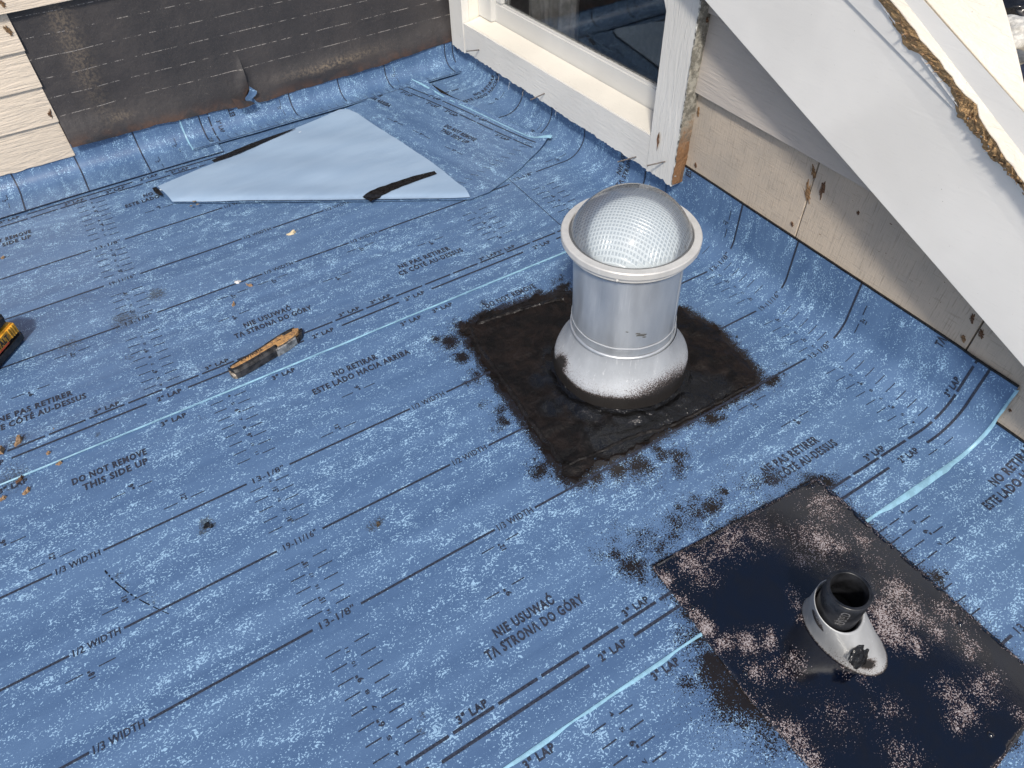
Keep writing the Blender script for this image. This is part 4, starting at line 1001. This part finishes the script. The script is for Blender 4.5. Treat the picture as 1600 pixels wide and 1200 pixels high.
# collar of cement under the skirt
bm = bmesh.new(); lathe(bm, [(.134, .014), (.143, .0125), (.149, .0105), (.156, .012), (.163, .007), (.170, .001)], 96)
for v in bm.verts:
    a = math.atan2(v.co.y, v.co.x); k = 1+.03*mnoise.noise((a*2.1, 0, 7)); v.co.x *= k; v.co.y *= k; v.co.z += .0025*mnoise.noise((v.co.x*40, v.co.y*40, 2))
co = bmobj('cement_collar', bm, TAR, tb, True); setattr_(co, 'wet', [.75 if math.atan2(v.co.y, v.co.x) < -.8 or math.atan2(v.co.y, v.co.x) > 2.6 else .2 for v in co.data.vertices])
# tube with a shallow dent
bm = bmesh.new(); lathe(bm, [(.1022, .100)]+[(.1022, .105+.0089*k) for k in range(1, 25)]+[(.1022, .327)], 128, shear=TS)
for v in bm.verts:
    a = math.atan2(v.co.y-TS[1]*v.co.z, v.co.x-TS[0]*v.co.z)
    dn = .0055*math.exp(-((a-math.radians(-163))/.20)**2-((v.co.z-.25)/.05)**2)+.0012*mnoise.noise((a*3, v.co.z*9, 1))
    k = 1-dn/.1022; v.co.x *= k; v.co.y *= k
tu = bmobj('tube', bm, ALU, tb, True); setattr_(tu, 'black', [.0]*len(tu.data.vertices))
# seam bands at the foot of the tube
bm = bmesh.new(); lathe(bm, [(.1052, .112), (.1062, .114), (.1062, .119), (.1052, .1205), (.1029, .1215)], 96, shear=TS); band = bmobj('foot_band', bm, ALU, tb, True); setattr_(band, 'black', [0]*len(band.data.vertices))
bm = bmesh.new(); lathe(bm, [(.1029, .138), (.1039, .139), (.1041, .142), (.1029, .143)], 96, shear=TS)
for v in bm.verts: v.co.z += .003*mnoise.noise((math.atan2(v.co.y, v.co.x)*2.5, 0, 3))
sb_ = bmobj('sealant_bead', bm, PAINTED, tb, True); setattr_(sb_, 'black', [0]*len(sb_.data.vertices))
# vertical seam
sa = math.radians(-60); V = []
for k in range(2):
    z = (.11, .30)[k]
    for da in (-.022, -.018, .018, .022):
        r = .1025 if abs(da) > .02 else .1035; V.append((TS[0]*z+r*math.cos(sa+da), TS[1]*z+r*math.sin(sa+da), z))
vs_ = meshobj('vertical_seam', V, [(0, 1, 5, 4), (1, 2, 6, 5), (2, 3, 7, 6)], ALU, tb); setattr_(vs_, 'black', [0]*8)
# blackened scratch on the front of the tube
for (aa, zz, w_, h_) in ((-1.93, .176, .011, .0035), (-2.0, .181, .005, .002), (-1.87, .170, .004, .002), (-2.20, .186, .003, .0015)):
    V = []
    for k in range(10):
        t = 2*math.pi*k/10; da = math.cos(t)*w_/.103*(1+.4*mnoise.noise((k, aa, 1))); z = zz+math.sin(t)*h_*.7+.25*h_*math.cos(t*3); V.append((TS[0]*z+.1033*math.cos(aa+da), TS[1]*z+.1033*math.sin(aa+da), z))
    meshobj('scuff_mark', V, [tuple(range(10))], simple('grey_scuff', (.10, .10, .095), .7), tb)
ZR = .333
def ringshift(bm, z=ZR):
    for v in bm.verts: v.co.x *= 1.042; v.co.y *= 1.042
    bmesh.ops.translate(bm, verts=bm.verts, vec=(TS[0]*z, TS[1]*z, 0))
bm = bmesh.new(); lathe(bm, [(.0980, ZR-.022), (.1130, ZR-.022), (.1145, ZR-.020), (.1145, ZR-.0105), (.1200, ZR-.0100), (.1210, ZR-.0085), (.1210, ZR+.0020), (.1195, ZR+.0040), (.1080, ZR+.0042), (.1070, ZR+.0030), (.1068, ZR-.006)], 128); ringshift(bm)
rg = bmobj('retaining_ring', bm, RING, tb, True); setattr_(rg, 'black', [.12]*len(rg.data.vertices))
rg.data.polygons.foreach_set('use_smooth', [False]*len(rg.data.polygons))
for aa in (-2.42, -1.02, .55, 2.1):
    bm = bmesh.new(); lathe(bm, [(0, .005), (.002, .0048), (.0034, .0035), (.0040, .0012), (.0040, -.001)], 14)
    s_ = bmobj('screw', bm, RING, tb, True); setattr_(s_, 'black', [0]*len(s_.data.vertices)); s_.rotation_mode = 'QUATERNION'
    s_.rotation_quaternion = Vector((math.cos(aa), math.sin(aa), 0)).to_track_quat('Z', 'Y'); s_.location = (TS[0]*ZR+.1193*math.cos(aa), TS[1]*ZR+.1193*math.sin(aa), ZR-.015)
# dome: clear acrylic shell
def acrylic():
    t = NT('clear_acrylic'); nt = t.t; tr = t.n('ShaderNodeBsdfTransparent'); tr.inputs[0].default_value = (.93, .945, .95, 1)
    gl = t.n('ShaderNodeBsdfGlossy'); gl.inputs['Roughness'].default_value = .055; df = t.n('ShaderNodeBsdfDiffuse'); df.inputs[0].default_value = (.75, .78, .8, 1)
    fr = t.n('ShaderNodeFresnel'); fr.inputs['IOR'].default_value = 1.49; lw_ = t.n('ShaderNodeLayerWeight'); lw_.inputs[0].default_value = .28
    m0 = t.n('ShaderNodeMixShader'); f0 = t.math('ADD', .11, t.math('MULTIPLY', t.math('POWER', lw_.outputs['Facing'], 3.0), .55)); t.l(f0, m0.inputs[0]); t.l(tr.outputs[0], m0.inputs[1]); t.l(df.outputs[0], m0.inputs[2])
    m1 = t.n('ShaderNodeMixShader'); t.l(fr.outputs[0], m1.inputs[0]); t.l(m0.outputs[0], m1.inputs[1]); t.l(gl.outputs[0], m1.inputs[2]); t.l(m1.outputs[0], t.out.inputs[0])
    b = t.bump(t.noise(t.coord(), 25, 2, .5), .3, .0012); t.l(b, gl.inputs['Normal'])
    return t.m
rd, hd = .1060, .0790; Rs = (rd*rd+hd*hd)/(2*hd)
prof = []
for k in range(29):
    a = (k/28)*math.asin(rd/Rs) if hd < rd else 0; prof.append((Rs*math.sin(a)+1e-6, Rs*math.cos(a)-(Rs-hd)+ZR))
bm = bmesh.new(); lathe(bm, [(.1064, ZR-.006)]+prof[::-1], 96); ringshift(bm); bmesh.ops.remove_doubles(bm, verts=bm.verts, dist=1e-5); bmesh.ops.recalc_face_normals(bm, faces=bm.faces[:]); bmobj('clear_dome', bm, acrylic(), tb, True)
# prismatic diffuser under the dome: a ridge grid over small sunk cells
ri, hi_ = .1045, .0690; Ri = (ri*ri+hi_*hi_)/(2*hi_)
def cap(x, y, lift=0.0):
    r = math.hypot(x, y); z = math.sqrt(max(0, Ri*Ri-r*r))-(Ri-hi_)+ZR-.001; nrm = np.array([x, y, math.sqrt(max(1e-9, Ri*Ri-r*r))])/Ri
    return np.array([x*1.042+TS[0]*ZR, y*1.042+TS[1]*ZR, z])+nrm*lift
V, F, V2, F2 = [], [], [], []; s = .0058; ca, sa_ = math.cos(.62), math.sin(.62)
for i in range(-20, 21):
    for j in range(-20, 21):
        cx, cy = (i*ca-j*sa_)*s, (i*sa_+j*ca)*s
        if math.hypot(cx, cy) > ri-.0042: continue
        n0 = len(V); q2 = []
        for k_, lf in ((.5, .0010), (.30, .0004)):
            for a, b in ((-1, -1), (1, -1), (1, 1), (-1, 1)):
                x, y = cx+(a*ca-b*sa_)*s*k_, cy+(a*sa_+b*ca)*s*k_; V.append(cap(x, y, lf))
                if k_ < .4: q2.append(cap(x, y, lf))
        F += [(n0+k, n0+(k+1) % 4, n0+4+(k+1) % 4, n0+4+k) for k in range(4)]
        n2 = len(V2); V2 += q2+[cap(cx, cy, -.0003)]; F2 += [(n2+k, n2+(k+1) % 4, n2+4) for k in range(4)]
def prism_mat(nm, c, r): 
    t = NT(nm); return t.fin(c, r, 0, None, .6)
bm = bmesh.new(); lathe(bm, [(.1055, ZR-.010)]+[(ri*math.sin(a)/1.0+1e-6, 0) for a in []]+[(r_, math.sqrt(Ri*Ri-r_*r_)-(Ri-hi_)+ZR-.0018) for r_ in np.linspace(ri+.0012, 1e-5, 22)], 96); ringshift(bm)
bmesh.ops.recalc_face_normals(bm, faces=bm.faces[:]); bmobj('lens_shell', bm, prism_mat('lens_shell_acrylic', (.55, .60, .64), .3), tb, True)
meshobj('prismatic_lens', V, F, prism_mat('lens_ridge_acrylic', (.60, .65, .69), .30), tb); meshobj('lens_cells', V2, F2, prism_mat('lens_cell_acrylic', (.37, .42, .47), .16), tb)
bm = bmesh.new(); lathe(bm, [(.1069, ZR+.0005), (.1058, ZR+.0030), (.1040, ZR+.0030), (.1030, ZR-.003)], 96); ringshift(bm); bmobj('lens_gasket', bm, simple('grey_gasket', (.13, .135, .14), .6), tb, True)
bm = bmesh.new(); lathe(bm, [(1e-5, ZR-.03), (.1055, ZR-.03)], 64); ringshift(bm); bmobj('lens_backing', bm, simple('reflective_liner', (.55, .6, .66), .3, .6), tb, False)

# ================================================================== PIPE FLASHING AND VENT PIPE
pf = empty('pipe_flashing', (.39, -1.04, 0)); tag(pf, 'square metal pipe flashing with a pale cone, sprayed unevenly with glossy black coating', 'flashing'); PO = np.array(pf.location)
COAT = black_coat('sky_tinted_black_coating', .05, .13, (.0020, .0040, .0115), (.0040, .0046, .0085), bare=True)  # faint navy in the base colour paints in the reflected sky
BARE = [(1290, 800, .020, 1.0), (1275, 850, .022, 1.1), (1310, 855, .014, 1.0), (1250, 875, .010, .8), (1345, 850, .014, .9), (1365, 880, .012, .8), (1400, 925, .015, 1.2), (1420, 960, .014, 1.2), (1385, 985, .014, 1.2), (1375, 960, .012, 1.2), (1425, 1010, .010, 1.0), (1455, 985, .012, 1.1), (1400, 1000, .012, 1.1), (1470, 960, .012, .8), (1515, 1020, .010, .9), (1500, 990, .01, .7),
 (1075, 885, .014, 1.0), (1095, 900, .014, .95), (1110, 870, .012, .7), (1150, 845, .02, .7), (1190, 830, .02, .65), (1130, 850, .02, .6), (1040, 905, .008, 1.1), (1060, 940, .008, 1.2), (1085, 965, .008, 1.25), (1100, 985, .009, 1.2), (1130, 1010, .010, 1.1), (1165, 1008, .011, 1.0), (1200, 1003, .010, .9), (1180, 1055, .010, 1.0), (1220, 1048, .014, .75), (1240, 1035, .01, .7), (1245, 950, .006, 1.2), (1240, 930, .006, 1.0), (1248, 970, .005, 1.1),
 (1480, 1085, .012, .9), (1500, 1115, .012, .95), (1530, 1080, .012, .9), (1545, 1065, .010, .9), (1490, 1135, .008, .8), (1225, 1150, .012, 1.1), (1245, 1170, .014, 1.1), (1260, 1190, .012, 1.1), (1385, 1115, .014, .6), (1300, 1125, .02, .35), (1410, 1190, .015, .7), (1340, 780, .006, .7), (1260, 780, .008, .6), (1590, 1120, .006, 1.1), (1180, 1105, .01, .7), (1320, 1050, .006, .8), (1350, 1062, .006, 1.0)]
def p2z(x, y): return float(undul(np.array(x), np.array(y)))*.25+.0075
poly = [(.220, -.794), (.202, -1.045), (.212, -1.268), (.220, -1.288), (.400, -1.290), (.578, -1.268), (.585, -1.262), (.587, -.818)]
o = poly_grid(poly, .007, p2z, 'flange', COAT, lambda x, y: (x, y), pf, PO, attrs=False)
X = np.array([v.co.x for v in o.data.vertices])+PO[0]; Y = np.array([v.co.y for v in o.data.vertices])+PO[1]
bare = blobs(X, Y, [(a, b, r*1.25, s_*1.0) for a, b, r, s_ in BARE]); ed = seg_dist(X, Y, poly); bare = np.maximum(bare, .62*np.exp(-(ed/.004)**2)); setattr_(o, 'bare', bare)
me = o.data; bm = bmesh.new(); bm.from_mesh(me)      # give the sheet metal its thickness
r = bmesh.ops.extrude_edge_only(bm, edges=[e for e in bm.edges if e.is_boundary]); bmesh.ops.translate(bm, verts=[v for v in r['geom'] if isinstance(v, bmesh.types.BMVert)], vec=(0, 0, -.006)); bm.to_mesh(me); bm.free()
for px, py in ((1042, 892), (1165, 1052), (1548, 1148), (1500, 975), (1270, 760), (1083, 950)):
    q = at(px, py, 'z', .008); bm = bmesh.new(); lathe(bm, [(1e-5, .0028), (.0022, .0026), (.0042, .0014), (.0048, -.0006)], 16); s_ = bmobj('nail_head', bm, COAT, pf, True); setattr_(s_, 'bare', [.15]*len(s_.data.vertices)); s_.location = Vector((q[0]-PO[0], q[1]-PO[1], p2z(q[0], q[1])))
# cone: oval foot, round tilted mouth
footpx = [(1247, 948), (1253, 972), (1268, 998), (1290, 1022), (1315, 1044), (1335, 1056), (1353, 1059), (1370, 1052), (1379, 1040), (1380, 1020), (1372, 995)]
foot = [at(*p, 'z', .008)[:2] for p in footpx]
fx = np.array(foot); c0 = np.array([.404, -1.035])
def ell(t, c, a, b, phi): return c+np.array([a*math.cos(t)*math.cos(phi)-b*math.sin(t)*math.sin(phi), a*math.cos(t)*math.sin(phi)+b*math.sin(t)*math.cos(phi)])
ccx, ccy, ea, eb, ephi = .394, -1.046, .070, .0435, -1.52
PX, PY = at(1328, 925, 'z', .125)[:2]
mz = .094
mc = at(1311, 946, 'z', mz)[:2]; mr = .0375
seg = 72; rows = 16; V = []; BL = []
for k in range(rows+1):
    f = k/rows
    for i in range(seg):
        t = 2*math.pi*i/seg; w_ = ell(t, np.array([ccx, ccy]), ea, eb, ephi); d = np.array([math.cos(t+ephi), math.sin(t+ephi)])
        m_ = mc+d*mr; fl = (1-f)**8*.003
        q = w_*(1-f)+m_*f + d*fl; z = .0075+(mz+.012*math.cos(t)-.0075)*f if True else 0
        # the mouth tips towards the foot's long side
        V.append((q[0]-PO[0], q[1]-PO[1], .0075+(mz-.012*math.cos(t)-.0075)*f))
        tc = t if t < math.pi else t-2*math.pi
        toe = math.exp(-((tc+.42)/.42)**2); side = math.exp(-((tc+1.0)/.8)**2)
        BL.append(max(1.3*toe*math.exp(-((f-.26)/.13)**2), .95*math.exp(-(f/.04)**2), .50*side*math.exp(-(f/.5)**2), .45*math.exp(-(f/.15)**2)))
F = [(k*seg+i, k*seg+(i+1) % seg, (k+1)*seg+(i+1) % seg, (k+1)*seg+i) for k in range(rows) for i in range(seg)]
# rolled lip
n0 = len(V)
for i in range(seg):
    p_ = np.array(V[rows*seg+i]); c_ = np.array([mc[0]-PO[0], mc[1]-PO[1], p_[2]]); V.append(tuple(c_+(p_-c_)*.965+[0, 0, -.001]))
F += [(rows*seg+i, rows*seg+(i+1) % seg, n0+(i+1) % seg, n0+i) for i in range(seg)]; BL += [.2]*seg
for i in range(seg):
    p_ = np.array(V[rows*seg+i]); c_ = np.array([mc[0]-PO[0], mc[1]-PO[1], p_[2]]); V.append(tuple(c_+(p_-c_)*.87+[0, 0, -.03]))
F += [(n0+i, n0+(i+1) % seg, n0+seg+(i+1) % seg, n0+seg+i) for i in range(seg)]; BL += [.9]*seg
cone = meshobj('cone', V, F, metal_mat('pale_galvanised_cone', (.50, .51, .515), .35, .48), pf, smooth=True); setattr_(cone, 'black', BL)
# blob of cement on the toe of the cone
q = at(1342, 1018, 'z', .036); bm = bmesh.new(); bmesh.ops.create_icosphere(bm, subdivisions=4, radius=.019)
for v in bm.verts:
    n_ = mnoise.noise(v.co*60)*.25+mnoise.noise(v.co*150)*.18; v.co = Vector((v.co.x*1.15*(1+n_), v.co.y*1.0*(1+n_), v.co.z*.28*(1+2*n_)))
bl = bmobj('cement_dab', bm, TAR, pf, True); bl.location = Vector((.3685-PO[0], -1.0855-PO[1], .0430)); bl.rotation_euler = (.95, 0, 0); setattr_(bl, 'wet', [.7]*len(bl.data.vertices))
# vent pipe, standing in the cone
vp = empty('vent_pipe', (mc[0], mc[1], 0)); tag(vp, 'short open black plastic vent pipe standing in the pale flashing cone', 'pipe'); VO = np.array([mc[0], mc[1], 0])
ABS = simple('black_abs_plastic', (.016, .017, .020), .33, var=.4, scale=35, bump=.0003, bscale=120)
topc = np.array([mc[0], mc[1], .144]); botc = np.array([mc[0]+.0005, mc[1], .078]); ax = Vector(topc-botc); L = ax.length
bm = bmesh.new(); ro, ri_ = .0318, .0262
lathe(bm, [(ro, 0), (ro, L-.0015), (ro-.0012, L), (ri_+.0008, L), (ri_, L-.001), (ri_, 0)], 64)
pp = bmobj('pipe_wall', bm, ABS, vp, True); pp.rotation_mode = 'QUATERNION'; qrot = ax.to_track_quat('Z', 'Y'); pp.rotation_quaternion = qrot; pp.location = Vector(botc-VO)
for p_ in pp.data.polygons:
    if abs(p_.normal.z) > .9: p_.use_smooth = False
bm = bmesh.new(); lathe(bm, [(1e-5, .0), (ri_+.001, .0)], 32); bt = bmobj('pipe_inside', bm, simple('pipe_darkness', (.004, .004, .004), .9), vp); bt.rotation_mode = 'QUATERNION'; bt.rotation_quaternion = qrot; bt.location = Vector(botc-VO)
# embossed lettering on the pipe
V0, F0, wd = glyphs('USED', False)
V = []
aL = None
Rm = qrot.to_matrix(); inv_ = Rm.transposed(); tocam = inv_ @ Vector(CAM-topc); a0 = math.atan2(tocam.y, tocam.x)+.42
for x, y in V0:
    s_ = (y/.73-.5)*.0125; zz = L*.30+(x/wd)*.036; a = a0-(s_)/ro*1.0; rr_ = ro+.0007; V.append(Vector((rr_*math.cos(a), rr_*math.sin(a), zz)))
lt = meshobj('embossed_letters', V, F0, simple('worn_grey_lettering', (.13, .13, .135), .5), vp); lt.rotation_mode = 'QUATERNION'; lt.rotation_quaternion = qrot; lt.location = Vector(botc-VO)

# ================================================================== UTILITY KNIFE
ka, kb = at(362, 586, 'z', .008), at(478, 523, 'z', .008); kd = kb-ka; KL = np.linalg.norm(kd[:2]); kang = math.atan2(kd[1], kd[0])
kn = empty('utility_knife', (ka[0], ka[1], float(undul(np.array(ka[0]), np.array(ka[1])))+.001), kang); tag(kn, 'worn black and orange-brown utility knife lying beside the upper seam', 'utility knife')
def outline(w0):
    # half widths along the length (t, lower, upper) in metres
    return [(0, -.004*w0, .004*w0), (.015, -.0125*w0, .0085*w0), (.06, -.0150*w0, .0085*w0), (.25, -.0150*w0, .0105*w0), (.45, -.0135*w0, .0125*w0), (.56, -.0125*w0, .0150*w0), (.70, -.0120*w0, .0175*w0), (.84, -.0085*w0, .0180*w0), (.94, -.0030*w0, .0165*w0), (.98, .004*w0, .0145*w0)]
def slab(name, t0, t1, ylo, yhi, z0, z1, mat, rnd=.0022, n=26, parent=kn):
    """body piece: bottom/top edges interpolated functions of t"""
    V = []; ts = np.linspace(t0, t1, n)
    for t in ts:
        a, b = ylo(t), yhi(t); k = min(1, (t-t0)/.02+.35, (t1-t)/.02+.35); m = (a+b)/2; a, b = m+(a-m)*k, m+(b-m)*k
        for y, z in ((a+rnd, z0), (a, z0+rnd), (a, z1-rnd), (a+rnd, z1), (b-rnd, z1), (b, z1-rnd), (b, z0+rnd), (b-rnd, z0)): V.append((t*KL, y, z))
    F = [(8*i+k, 8*i+(k+1) % 8, 8*i+8+(k+1) % 8, 8*i+8+k) for i in range(n-1) for k in range(8)]+[tuple(range(8))[::-1], tuple(8*(n-1)+k for k in range(8))]
    bm = bmesh.new(); me = bpy.data.meshes.new('x'); me.from_pydata(V, [], F); bm.from_mesh(me); bmesh.ops.recalc_face_normals(bm, faces=bm.faces[:]); bpy.data.meshes.remove(me)
    return bmobj(name, bm, mat, parent)
ol = outline(1.38); T_ = [a for a, _, _ in ol]
lo = lambda t: float(np.interp(t, T_, [b for _, b, _ in ol])); hi = lambda t: float(np.interp(t, T_, [c for _, _, c in ol]))
RUB = simple('black_rubber_grip', (.030, .030, .032), .55, var=.5, scale=60, bump=.0008, bscale=180)
def worn_yellow():
    t = NT('worn_yellow_plastic'); ob = t.coord(); n = t.noise(ob, 140, 5, .75); g = t.noise(ob, 40, 4, .7)
    c = t.mix(t.ramp(n, .35, .65), (.20, .12, .07), (.56, .31, .11)); c = t.mix(t.ramp(g, .55, .68), c, (.10, .06, .04)); return t.fin(c, .6, 0, t.bump(n, .6, .001))
WY = worn_yellow()
slab('grip', .0, .60, lo, lambda t: lo(t)+.0175, 0, .026, RUB, .005)
slab('spine', .03, .92, lambda t: hi(t)-.0085, hi, 0, .0225, RUB, .003)
slab('body', .02, .95, lambda t: lo(t)+.0150 if t < .58 else lo(t)+.006, lambda t: hi(t)-.0080, .002, .0240, WY, .0012)
slab('metal_channel', .55, .86, lambda t: lo(t)-.0005, lambda t: lo(t)+.0125, .001, .0225, simple('scuffed_steel', (.42, .40, .36), .42, .7, var=.35, scale=90), .0015)
slab('channel_slot', .60, .84, lambda t: lo(t)+.0032, lambda t: lo(t)+.0046, .0215, .0229, simple('slot_dark', (.02, .018, .016), .7), .0002)
slab('slider_button', .74, .875, lambda t: hi(t)-.0150, lambda t: hi(t)-.0070, .010, .0262, RUB, .0012)
slab('nose', .86, .985, lambda t: lo(t), lambda t: lo(t)+.0075+.006*(t-.86), .002, .016, RUB, .0015)
slab('tail_cap', -.012, .045, lambda t: lo(max(t, 0.012))+.0, lambda t: hi(max(t, .012)), .001, .0165, simple('chipped_tail_metal', (.34, .29, .23), .5, .3, var=.6, scale=120), .003)
slab('ridge_mark', .645, .70, lambda t: .0035, lambda t: .0058, .0235, .0245, simple('slot_dark', (.03, .02, .015), .7), .0002)
bm = bmesh.new(); prism(bm, [(KL*.93, .006, .008), (KL*.96, .0195, .008), (KL*1.015, .0215, .008), (KL*1.0, .010, .008)], (0, 0, .0012)); bmobj('blade', bm, simple('dark_blade_steel', (.05, .045, .045), .4, .7), kn)
V0, F0, wd = glyphs('DEWALT', True); V = [(KL*.435-(x/wd)*.050, .0088-(y/.73)*.0080, .0244) for x, y in V0]; meshobj('lettering', V, F0, simple('knife_print', (.03, .02, .015), .6), kn)

# ================================================================== BATTERY PACK at the left border
bq = at(41, 529, 'z', .004); bd_ = at(0, 577, 'z', .004)-bq; bang = math.atan2(bd_[1], bd_[0])
bp = empty('battery_pack', (bq[0], bq[1], float(undul(np.array(bq[0]), np.array(bq[1])))+.001), bang); tag(bp, 'yellow and black power-tool battery pack cut off by the left border', 'battery pack')
# local x runs along the long side away from the corner, y to the left of it is outside; body lies at y<0
BLK = simple('battery_black_plastic', (.022, .022, .025), .45, var=.4, scale=60, bump=.0006, bscale=120); YEL = simple('battery_yellow_plastic', (.72, .37, .035), .5, var=.3, scale=45, bump=.0008, bscale=90)
def chamfer_box(name, x0, x1, y0, y1, z0, z1, mat, c=.006, seg=2):
    bm = bmesh.new(); box(bm, x0, x1, y0, y1, z0, z1); bmesh.ops.bevel(bm, geom=[e for e in bm.edges], offset=c, segments=seg, affect='EDGES'); return bmobj(name, bm, mat, bp)
chamfer_box('lower_shell', -.002, .13, -.082, .002, .0, .026, BLK, .006)
chamfer_box('yellow_band', .0015, .128, -.078, .0, .0245, .0540, YEL, .004)
chamfer_box('upper_shell', .004, .124, -.074, -.004, .0525, .0860, BLK, .010)
for k in range(4): chamfer_box('grip_rib', .004+k*.0065, .0085+k*.0065, -.003, .0022, .0275, .0515, YEL, .001, 1)
chamfer_box('release_button', -.003, .004, -.050, -.022, .028, .046, YEL, .0015, 1)
V0, F0, wd = glyphs('DEWALT', True); V = [(.034+(1-x/wd)*.062 if False else .034+.062*(1-x/wd), .0006, .0315+(y/.73)*.015) for x, y in V0]; meshobj('lettering', V, F0, BLK, bp)
q = chamfer_box('warning_label', .040, .10, -.0005, .0004, .0250, .0290, simple('red_label', (.7, .10, .03), .5), .0002, 1)

# ================================================================== WOOD CHIPS AND DEBRIS
def chip(px, py, s, el, ang, label, mat=CHIP, seed=1, th=.0035, name='wood_chip', cat='wood chip', zadd=0.0, z0=None, grp='wood chips scattered on the membrane'):
    q = at(px, py, 'z', .005); r = random.Random(seed); N = 11; base = z0 if z0 is not None else float(undul(np.array(q[0]), np.array(q[1])))+(.003 if q[1] > -.008 and q[1] < .08 else 0)
    V = []; 
    for lev, k in ((0, 1.0), (1, .85)):
        for i in range(N):
            a = 2*math.pi*i/N; rr_ = s*(.55+.6*r.random()) if lev == 0 else None
            if lev == 0: V.append([math.cos(a)*rr_*el, math.sin(a)*rr_, .0002])
            else: V.append([V[i][0]*.86+r.uniform(-.1, .1)*s, V[i][1]*.86, th*(.5+.9*r.random())+.0025*max(0, V[i][0]/s)])
    V.append([0, 0, th*1.5]); F = [(i, (i+1) % N, N+(i+1) % N, N+i) for i in range(N)]+[(N+i, N+(i+1) % N, 2*N) for i in range(N)]+[tuple(range(N))[::-1]]
    for k in range(3):
        i = len(V); a = r.uniform(-.3, .3); x0 = r.uniform(-.5, .5)*s*el; V += [[x0, 0, th*.6], [x0, s*.18, th*.7], [x0+math.copysign(s*el*.9, x0), s*math.sin(a), th*(1+r.random())]]; F.append((i, i+1, i+2))
    o = meshobj(name, V, F, mat); o.location = (q[0], q[1], base+zadd); o.rotation_euler[2] = ang
    tag(o, label, cat, grp); return o
WH = simple('white_paint_flake', (.78, .76, .74), .6)
chip(30, 692, .006, 2.0, .9, 'upright curled tan wood chip above the dashed print near the left border', seed=2, th=.008)
chip(2, 708, .009, 1.0, 1.2, 'chunky tan wood chip half cut off by the left border', seed=3, th=.010)
chip(77, 709, .004, 1.2, .3, 'small brown wood chip just below the solid lap line at the left', seed=4)
chip(84, 671, .002, 1.3, .3, 'tiny brown crumb right of the French lettering at the left', seed=14, th=.002)
chip(92, 724, .004, 1.5, .2, 'flat reddish chip on the pale upper seam edge', seed=5, th=.002)
chip(41, 768, .005, 1.8, .5, 'orange chip below the seam near the left border', seed=6, th=.003)
chip(4, 779, .005, 2.0, .2, 'long orange splinter at the left border, below the seam', seed=7, th=.003)
chip(30, 750, .004, 2.2, .5, 'thin faded splinter lying on the lap lettering by the left border', seed=15, th=.002, mat=WOOD_D)
chip(371, 440, .007, 1.2, -.8, 'white paint flake beside the one-third width line above the knife', mat=WH, seed=8, th=.003, name='paint_flake', cat='paint flake', grp=None)
chip(390, 445, .0045, 2.2, -.9, 'slender tan splinter beside the white paint flake', seed=9, th=.003)
chip(365, 475, .004, 1.4, .8, 'squat tan chip halfway between paint flake and Polish lettering', seed=10, th=.004)
chip(455, 365, .005, 3.0, -.1, 'long pale shaving on the half-width print below the folded sheet', seed=11, th=.0035, mat=simple('pale_shaving', (.66, .55, .36), .7))
chip(4, 402, .004, 1.5, .4, 'tan chip at the left border above the battery', seed=12)
chip(323, 820, .0075, 1.0, .4, 'dark tar crumb pressed on the membrane, left one of the mid-left smudges', mat=ADH, seed=21, th=.0012, name='tar_crumb', cat='tar crumb', grp='black tar crumbs on the membrane')
chip(330, 822, .004, 1.0, 1.4, 'smaller round tar crumb just right of the biggest one at mid left', mat=ADH, seed=22, th=.0012, name='tar_crumb', cat='tar crumb', grp='black tar crumbs on the membrane')
chip(591, 819, .005, 1.1, .9, 'brownish tar crumb right of the 19-11/16 inch print', mat=simple('brown_tar', (.05, .035, .02), .7), seed=23, th=.0012, name='tar_crumb', cat='tar crumb', grp='black tar crumbs on the membrane')
chip(1151, 526, .0025, 1.2, .2, 'tiny dark tar speck between the skylight and the cove', mat=ADH, seed=24, th=.001, name='tar_crumb', cat='tar crumb', grp='black tar crumbs on the membrane')
# the thin black tar streak left of centre
P_ = [(165, 893), (175, 905), (190, 918), (205, 930), (222, 940), (245, 952), (270, 963)]
VV, FF = [], []
for i in range(len(P_)*5-5):
    k = i/5; a = np.array(P_[int(k)])*(1-k % 1)+np.array(P_[min(int(k)+1, len(P_)-1)])*(k % 1); q = at(*a); w_ = .0007*(1-i/34)+.0002+abs(mnoise.noise((i*.7, 0, 0)))*.0006
    VV += [surf('B', q[0]+w_, q[1]+w_, .0006), surf('B', q[0]-w_, q[1]-w_, .0006)]
n_ = len(VV)//2; FF = [(2*i, 2*i+2, 2*i+3, 2*i+1) for i in range(n_-1) if mnoise.noise((i*.9, 5, 5)) > -.12]
tag(meshobj('tar_streak', VV, FF, ADH), 'thin curved black tar streak crossing the half-width line at lower left', 'tar streak')
